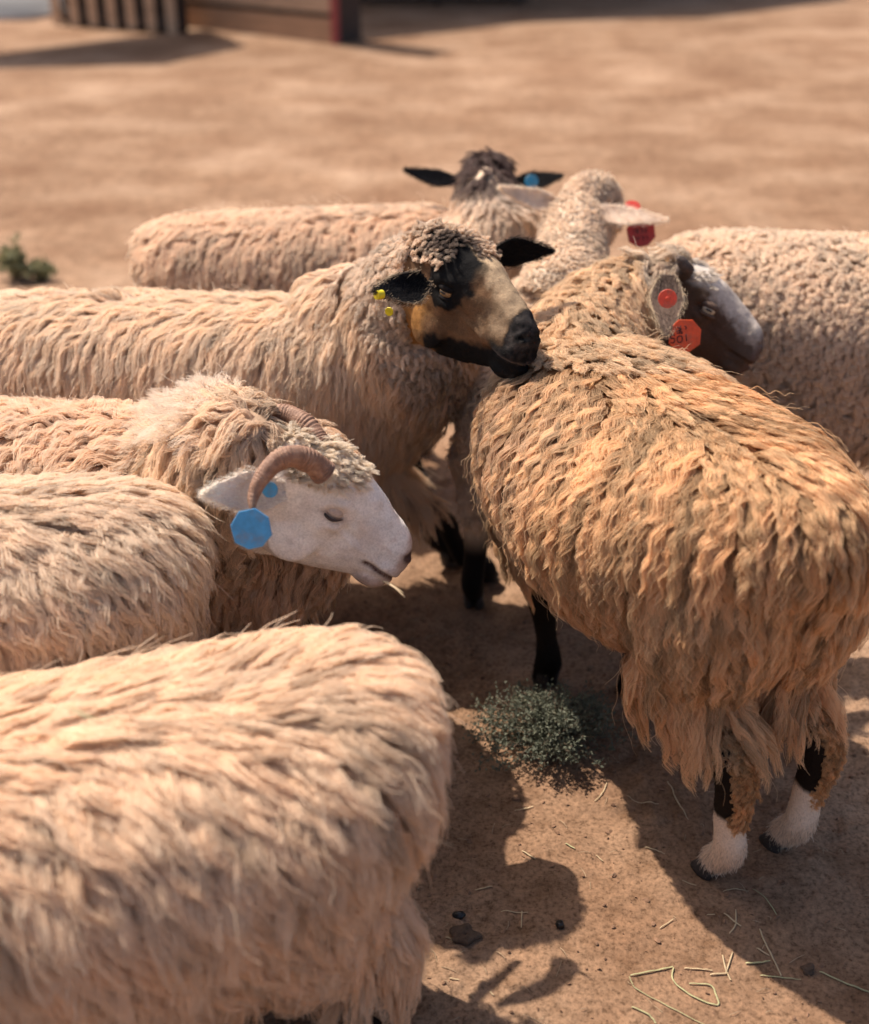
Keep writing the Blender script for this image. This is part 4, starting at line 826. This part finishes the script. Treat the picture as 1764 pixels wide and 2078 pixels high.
# ------------------------------------------------------------------ background buildings
def box(g, lo, hi, T=None, bev=.0):
    x0, y0, z0 = lo; x1, y1, z1 = hi
    V = np.array([(x, y, z) for z in (z0, z1) for y in (y0, y1) for x in (x0, x1)], float)
    if T is not None: V = T(V)
    g.add(V, [[0, 2, 3, 1], [4, 5, 7, 6], [0, 1, 5, 4], [2, 6, 7, 3], [0, 4, 6, 2], [1, 3, 7, 5]])
def wood(name, col, var=.3):
    m, nt, b = mat(name); tc = nt.nodes.new('ShaderNodeTexCoord'); mp = nt.nodes.new('ShaderNodeMapping'); mp.inputs['Scale'].default_value = (1.2, 1.2, 14)
    nt.links.new(tc.outputs['Object'], mp.inputs[0]); n = noise(nt, 2.5, 6, .65, mp.outputs[0])
    r = ramp(nt, n.outputs[0], [(.3, tuple(c*(1-var) for c in col)), (.7, tuple(c*(1+var) for c in col))]); nt.links.new(r.outputs[0], b.inputs['Base Color']); b.inputs['Roughness'].default_value = .85
    bump(nt, n.outputs[0], .4, .01, b); return m
W_TAN = wood('weathered_plank', (.42, .255, .15)); W_PALE = wood('pale_plank', (.50, .34, .22)); W_DARK = wood('dark_timber', (.055, .038, .030)); W_RED = wood('faded_red_paint', (.33, .075, .065), .2)
M_TIN = simple('tin_roof', (.25, .24, .23), .5, .2, 3, .1, .01)
def frame_from(p, q):
    p, q = np.array(p[:2]), np.array(q[:2]); L = np.linalg.norm(q-p); d = (q-p)/L; n = A3(-d[1], d[0])
    return L, (lambda V: np.stack([p[0]+V[:, 0]*d[0]+V[:, 1]*n[0], p[1]+V[:, 0]*d[1]+V[:, 1]*n[1], V[:, 2]], 1))
def build_back():
    p0, p1 = gr(108, 50), gr(358, 72); L, T = frame_from(p0, p1); b = A3(*p0[:2], 0)
    r = empty('wooden_pallet', b, 'upright wooden slatted pallet standing left of the plank shed', 'pallet')
    n = 7; dk = Geo(); box(dk, (0, .17, 0), (L, .20, 1.15), T); mesh_obj('backing', dk.verts(), dk.F, W_DARK, r, False, b)
    for i in range(n):
        g = Geo(); x = i*(L-.13)/(n-1); box(g, (x, 0, .0+.01*(i % 3)), (x+.135, .03, 1.2), T); mesh_obj('slat', g.verts(), g.F, W_PALE, r, False, b)
    for z in (.06, .55, 1.0):
        g = Geo(); box(g, (0, .033, z), (L, .165, z+.10), T); mesh_obj('rail', g.verts(), g.F, W_DARK, r, False, b)
    p0, p1 = gr(372, 55), gr(676, 88); L, T = frame_from(p0, p1); b = A3(*p0[:2], 0)
    r = empty('plank_shed', b, 'low wooden plank shed with faded red corner posts, top left', 'shed')
    for z0, z1, mm, yy in ((.0, .24, W_TAN, 0), (.29, .56, W_PALE, .004), (.575, .85, W_TAN, 0), (.865, 1.14, W_PALE, 0), (1.155, 1.43, W_TAN, 0), (1.445, 1.9, W_PALE, 0)):
        g = Geo(); box(g, (.0, yy, z0), (L, yy+.03, z1), T); mesh_obj('plank', g.verts(), g.F, mm, r, False, b)
    g = Geo(); box(g, (0, .05, 0), (L, .45, 1.9), T); mesh_obj('wall', g.verts(), g.F, W_DARK, r, False, b)
    for x in (-.09, L+.003):
        g = Geo(); box(g, (x, -.03, 0), (x+.07, .035, 1.95), T); mesh_obj('corner_post', g.verts(), g.F, W_RED, r, False, b)
    g = Geo(); sx, sy = SUN.x/SUN.z, SUN.y/SUN.z; z = 2.0
    poly = [gr(-160, 140), gr(330, 131), gr(500, 96), gr(420, 62), gr(-40, 108)]; poly = [A3(p[0]+sx*z, p[1]+sy*z, z) for p in poly]  # unseen overhang, outline traced back along the sun from its shade
    g.add(*loft([np.array(poly), np.array(poly)+A3(0, 0, .04)])); mesh_obj('shade_roof', g.verts(), g.F, M_TIN, r, False, b)
    for xx in (.1, L-.3):
        g = Geo(); box(g, (xx, .3, 1.9), (xx+.1, .4, 2.0), T); mesh_obj('roof_prop', g.verts(), g.F, W_DARK, r, False, b)
    # open barn added behind to throw shade, roof above the frame
    b = A3(.5, 20, 0); r = empty('shade_canopy', b, 'open-sided barn throwing dark shade along the top edge', 'canopy'); z = 2.7
    poly = [gr(690, 84), gr(800, 72), gr(1060, 46), gr(1420, 36), gr(1720, -2), A3(7, 26, 0), A3(-3, 26, 0), A3(-1.9, 15.5, 0)]; poly = [A3(p[0]+sx*z, p[1]+sy*z, z) for p in poly]  # outline shaped by the shade it has to throw
    g = Geo(); g.add(*loft([np.array(poly), np.array(poly)+A3(0, 0, .06)])); mesh_obj('shade_roof', g.verts(), g.F, M_TIN, r, False, b)
    for x, y in ((-2.2, 20), (4.2, 21), (-2.2, 25), (4.2, 25)):
        g = Geo(); box(g, (x, y, 0), (x+.14, y+.14, 2.7)); mesh_obj('post', g.verts(), g.F, W_DARK, r, False, b)
    b = gr(700, 10); b[2] = 0; r = empty('feed_trough', b, 'long dark timber trough in the barn shade', 'trough')
    g = Geo(); box(g, (b[0], b[1], .06), (b[0]+2.5, b[1]+.04, .5)); box(g, (b[0], b[1]+.5, .06), (b[0]+2.5, b[1]+.54, .5)); box(g, (b[0]+.003, b[1]+.043, .07), (b[0]+2.49, b[1]+.497, .12)); mesh_obj('basin', g.verts(), g.F, W_DARK, r, False, b)
    for x in (.1, 1.2, 2.3):
        g = Geo(); box(g, (b[0]+x, b[1]+.06, 0), (b[0]+x+.08, b[1]+.46, .068)); mesh_obj('leg', g.verts(), g.F, W_DARK, r, False, b)
    g = Geo(); pp = [gr(-200, 40), gr(60, 40), gr(120, 28), gr(140, -20), A3(-6.5, 30, 0), A3(-20, 30, 0)]; pp = [A3(p[0], p[1], -.05) for p in pp]
    g.add(*loft([np.array(pp), np.array(pp)+A3(0, 0, .09)])); tag(mesh_obj('concrete_pad', g.verts(), g.F, simple('pale_concrete', (.48, .44, .40), .9, .15, 3)), kind='structure')
build_back()
# ------------------------------------------------------------------ plants
def leafmat(name, col):
    m, nt, b = mat(name); g = nt.nodes.new('ShaderNodeNewGeometry'); n = noise(nt, 35, 3, .6, g.outputs['Position'])
    r = ramp(nt, n.outputs[0], [(.3, tuple(c*.65 for c in col)), (.55, col), (.75, (col[0]*1.35, col[1]*1.15, col[2]*1.0))]); nt.links.new(r.outputs[0], b.inputs['Base Color']); b.inputs['Roughness'].default_value = .7
    t = nt.nodes.new('ShaderNodeBsdfTranslucent'); nt.links.new(r.outputs[0], t.inputs[0]); x = nt.nodes.new('ShaderNodeMixShader'); x.inputs[0].default_value = .2
    o = nt.nodes['Material Output']; nt.links.new(b.outputs[0], x.inputs[1]); nt.links.new(t.outputs[0], x.inputs[2]); nt.links.new(x.outputs[0], o.inputs[0]); return m
def shrub(label, base, rad, hgt, twigs, leaves, lsz, col, name='saltbush', group=None, cat='shrub'):
    base = A3(base[0], base[1], 0); r = empty(name, base, label, cat, group); g = Geo(); V = []; F = []
    def leaf(p, d, sz):
        n = nrm(rng.normal(size=3)+A3(0, 0, 1)); s_ = nrm(np.cross(d, n)); n = np.cross(s_, d); i = len(V)
        V.extend([p, p+d*sz*.5+s_*sz*.26+n*sz*.08, p+d*sz, p+d*sz*.5-s_*sz*.26+n*sz*.08]); F.append([i, i+1, i+2, i+3])
    for k in range(twigs):
        a = rng.random()*6.283; q = rng.random()**.6; out = A3(math.cos(a), math.sin(a)*.85, 0)
        lump_ = .72+.5*vnoise(np.array([[math.cos(a)*2, math.sin(a)*2, q*2]]), .8, 5)[0]; end = base+out*rad*q*lump_*(.85+.3*rng.random())+A3(0, 0, hgt*(1-.65*q*q)*(.6+.5*rng.random())); mid = base+out*rad*q*.35+A3(0, 0, (end[2])*.55)+rng.normal(size=3)*.01
        pth = catmull(np.array([base+out*.008+A3(0, 0, -.004), mid, end]), 6); g.add(*tube(pth[::3], np.linspace(.0022, .0008, len(pth[::3])), 5, 2))
        for j in range(leaves):
            t = .22+.78*(rng.random()**.7); ii = t*(len(pth)-1); i0 = min(int(ii), len(pth)-2); p = pth[i0]+(pth[i0+1]-pth[i0])*(ii-i0)
            tw = nrm(rng.normal(size=3)+A3(0, 0, .5)+out*.6); L = rng.random()*.030*(rad/.14); 
            for m_ in range(4): leaf(p+tw*L*(m_/3)+rng.normal(size=3)*.001, nrm(tw+rng.normal(size=3)*.6), lsz*(.6+.7*rng.random()))
    mesh_obj('stem', g.verts(), g.F, simple('twig', (.12, .08, .05)), r, loc=base)
    mesh_obj('foliage', V, F, leafmat('grey_green_leaf', col), r, smooth=False, loc=base)
bc = gr(1118, 1508)
shrub('low grey-green saltbush growing in the shade beside the golden sheep', (bc[0], bc[1]),   .165, .105, 150, 20, .0085, (.135, .145, .10))
wc = gr(35, 562); shrub('blurred green weed at the left edge behind the flock', wc, .10, .17, 30, 14, .022, (.30, .29, .15), name='weed', cat='weed')
wc = gr(88, 566); shrub('small low green weed beside the taller one at the left', wc, .09, .09, 22, 12, .020, (.30, .29, .15), name='weed', cat='weed')
# ------------------------------------------------------------------ hay, droppings, crumbs
def hay(poly, label, w=.0017, green=0, z=.006, group='hay stalks scattered on the soil', P3=None):
    P = P3 if P3 is not None else [gr(882+.5*x, 1587.6+.5*y)+A3(0, 0, z+.007*rng.random()) for x, y in poly]
    P = np.array(P, float)
    if P3 is None: P = catmull(P, 4); P[:, 2] = gheight(P)+.0012+w*.6+np.abs(np.sin(np.arange(len(P))*1.3))*.0015
    wv = (.55+.6*np.abs(np.sin(np.linspace(.5, 2.7, len(P))))*(.8+.4*rng.random(len(P))))[:, None]; V_, F_ = tube(P, wv*np.array([w*1.15, w*.35]), 6, 4); 
    o = mesh_obj('hay_stalk', V_, F_, M_HAYG if green else M_STRAW); tag(o, label, 'hay stalk', group)
HAY = [([(795, 782), (880, 762), (970, 738)], 'green hay stalk forming the top of the bent loop', 1), ([(790, 786), (803, 815), (825, 838), (950, 900), (1110, 980)], 'longest bent hay stalk running to the bottom edge', 1),
 ([(972, 740), (972, 795), (1060, 860), (1150, 888), (1145, 850), (1120, 810), (1035, 803)], 'hook-shaped green hay stalk with several bends', 1), ([(1015, 742), (1075, 746), (1130, 752)], 'straight yellow stalk right of the hook-shaped stalk', 0),
 ([(1170, 690), (1185, 745), (1205, 790)], 'upright-looking stalk crossing in the small tangle', 0), ([(1120, 768), (1195, 760)], 'short stalk at the foot of the small tangle', 0), ([(1212, 680), (1195, 730), (1183, 765)], 'thin stalk leaning the other way in the small tangle', 0),
 ([(1320, 590), (1345, 650), (1385, 720), (1410, 770)], 'long slanting stalk below the rear hoof', 0), ([(1308, 665), (1360, 695)], 'short thick pale stalk touching the long slanting one', 0), ([(1265, 720), (1320, 718), (1365, 712)], 'flat stalk left of the long slanting one', 1),
 ([(1325, 765), (1400, 775), (1490, 788)], 'flat stalk across the end of the slanting one', 1), ([(1565, 755), (1650, 795), (1764, 840), (1800, 852)], 'thick green stalk leaving at the right edge', 1), ([(915, 585), (970, 550)], 'single short stalk between head shadow and hoof', 0),
 ([(1175, 530), (1245, 583)], 'upper stalk of the crossed pair under the hoof', 0), ([(1198, 605), (1222, 575), (1222, 520)], 'steep stalk of the crossed pair under the hoof', 0), ([(1290, 435), (1340, 480), (1395, 550)], 'long curved green stalk right of the white hoof', 1),
 ([(1005, 400), (1062, 420)], 'pale stalk lying under the toe of the white foot', 0), ([(1170, 448), (1225, 438), (1275, 445)], 'stalk beneath the heel of the white foot', 0), ([(655, 293), (685, 318)], 'tiny pale stalk in the sunlit patch', 0),
 ([(855, 262), (900, 275), (935, 290)], 'stalk on the edge of the shade left of the feet', 0), ([(800, 910), (870, 940), (900, 975)], 'green sprig near the bottom edge', 1), ([(355, 280), (410, 318)], 'faint stalk on top of the head shadow', 0),
 ([(45, 620), (98, 645)], 'stalk beside the closest sheep by the dry dung', 0), ([(60, 795), (100, 800)], 'stalk peeking out under the closest sheep', 0), ([(1105, 536), (1138, 536)], 'tiny level stalk left of the crossed pair', 0),
 ([(225, 845), (240, 862)], 'tiny slanting stalk at the bottom left of the soil', 0), ([(165, 430), (235, 425)], 'flat pale stalk inside the head shadow', 0), ([(945, 0), (985, 80), (1030, 155)], 'long grey stalk in the shade below the saltbush', 0),
 ([(700, 0), (680, 40), (650, 75)], 'curved grey stalk under the saltbush', 0), ([(325, 112), (370, 104), (400, 97)], 'small stalk in the shade near the closest sheep', 0), ([(270, 520), (380, 530)], 'thin level stalk near the round dropping', 0), ([(355, 520), (352, 590)], 'thin steep stalk near the round dropping', 0), ([(530, 250), (570, 272)], 'thin green stalk at the shade edge', 1), ([(780, 55), (840, 80), (910, 85)], 'bent pale stalk in the shade left of the feet', 0)]
for p, l, g_ in HAY: hay(p, l, (.00145 if g_ else .0014)*rng.uniform(.5, .95), g_)
def lump(name, p, r, m, label, cat, sq=(1, .75, .7), rough_=.25, group=None):
    V_, F_ = ellipsoid(A3(p[0], p[1], r*sq[2]*.8+gheight(np.array([p]))[0]), np.diag([r*sq[0], r*sq[1], r*sq[2]]), 28, 20); V_ = V_+nrm(V_-V_.mean(0))*((vnoise(V_, r*.7, 3)-.5)*rough_*r*2)[:, None]
    tag(mesh_obj(name, V_, F_, m), label, cat, group)
M_DROP = simple('dark_dropping', (.014, .011, .010), .35, .3, 200, .3, .002)
lump('dropping', gr(932, 1858), .0095, M_DROP, 'dark oval dropping left in the head shadow', 'dropping', (1.2, .8, .75))
lump('dropping', gr(1136, 1880), .0085, M_DROP, 'small round black dropping in the middle of the head shadow', 'dropping', (.9, 1, .8))
M_DUNG = simple('dry_dung', (.09, .055, .035), .9, .4, 90, .8, .006)
lump('dung_clump', gr(944, 1900), .020, M_DUNG, 'crumpled brown dung clump by the closest sheep', 'dung', (1.3, .9, .45), .45)
lump('dung_clump', gr(1745-105, 1962), .011, M_DUNG, 'reddish brown clod right of the hay tangle', 'dung', (1.2, .7, .6), .8)
def litter():
    g = Geo(); n = 3600; P = np.stack([rng.uniform(-.6, 1.6, n), rng.uniform(.95, 3.6, n), np.zeros(n)], 1); P[:, 2] = gheight(P)
    for p in P:
        r = .0015+.0045*rng.random()**3; g.add(*ellipsoid(p*A3(1, 1, 0)+A3(0, 0, r*.35+p[2]), (rng.normal(size=(3, 3))*.3+np.eye(3)*[1, .8, .6])*r, 6, 4))
    tag(mesh_obj('soil_crumbs', g.verts(), g.F, simple('crumb', (.20, .11, .065), .95, .45, 60), smooth=False), 'small soil crumbs strewn over the ground', None, kind='stuff')
    g = Geo()
    for i in range(420):
        p = A3(rng.uniform(-.3, 1.3), rng.uniform(1.1, 2.9), 0); p[2] = gheight(p[None])[0]+.002; a = rng.random()*6.28; L = .008+.03*rng.random()**2; d = A3(math.cos(a), math.sin(a), 0); 
        g.add(*tube([p, p+d*L*.5+A3(0, 0, .003)+rng.normal(size=3)*.002, p+d*L], [.0006, .0006, .0004], 4, 2))
    tag(mesh_obj('chaff', g.verts(), g.F, simple('chaff_straw', (.36, .26, .16), .8, .3, 60), smooth=False), 'fine broken straw chaff littering the soil', None, kind='stuff')
litter()
hay(None, 'bent dry stalk caught on the back of the tightly curled sheep', .0016, 0, P3=[at(1583, 462, 2.99), at(1577, 482, 2.96), at(1587, 500, 2.94), at(1598, 512, 2.93)], group='hay caught in fleeces')
hay(None, 'green stalk lying on the back of the closest sheep', .0018, 1, P3=[at(135, 1432, 1.36), at(165, 1448, 1.35), at(205, 1466, 1.345)], group='hay caught in fleeces')
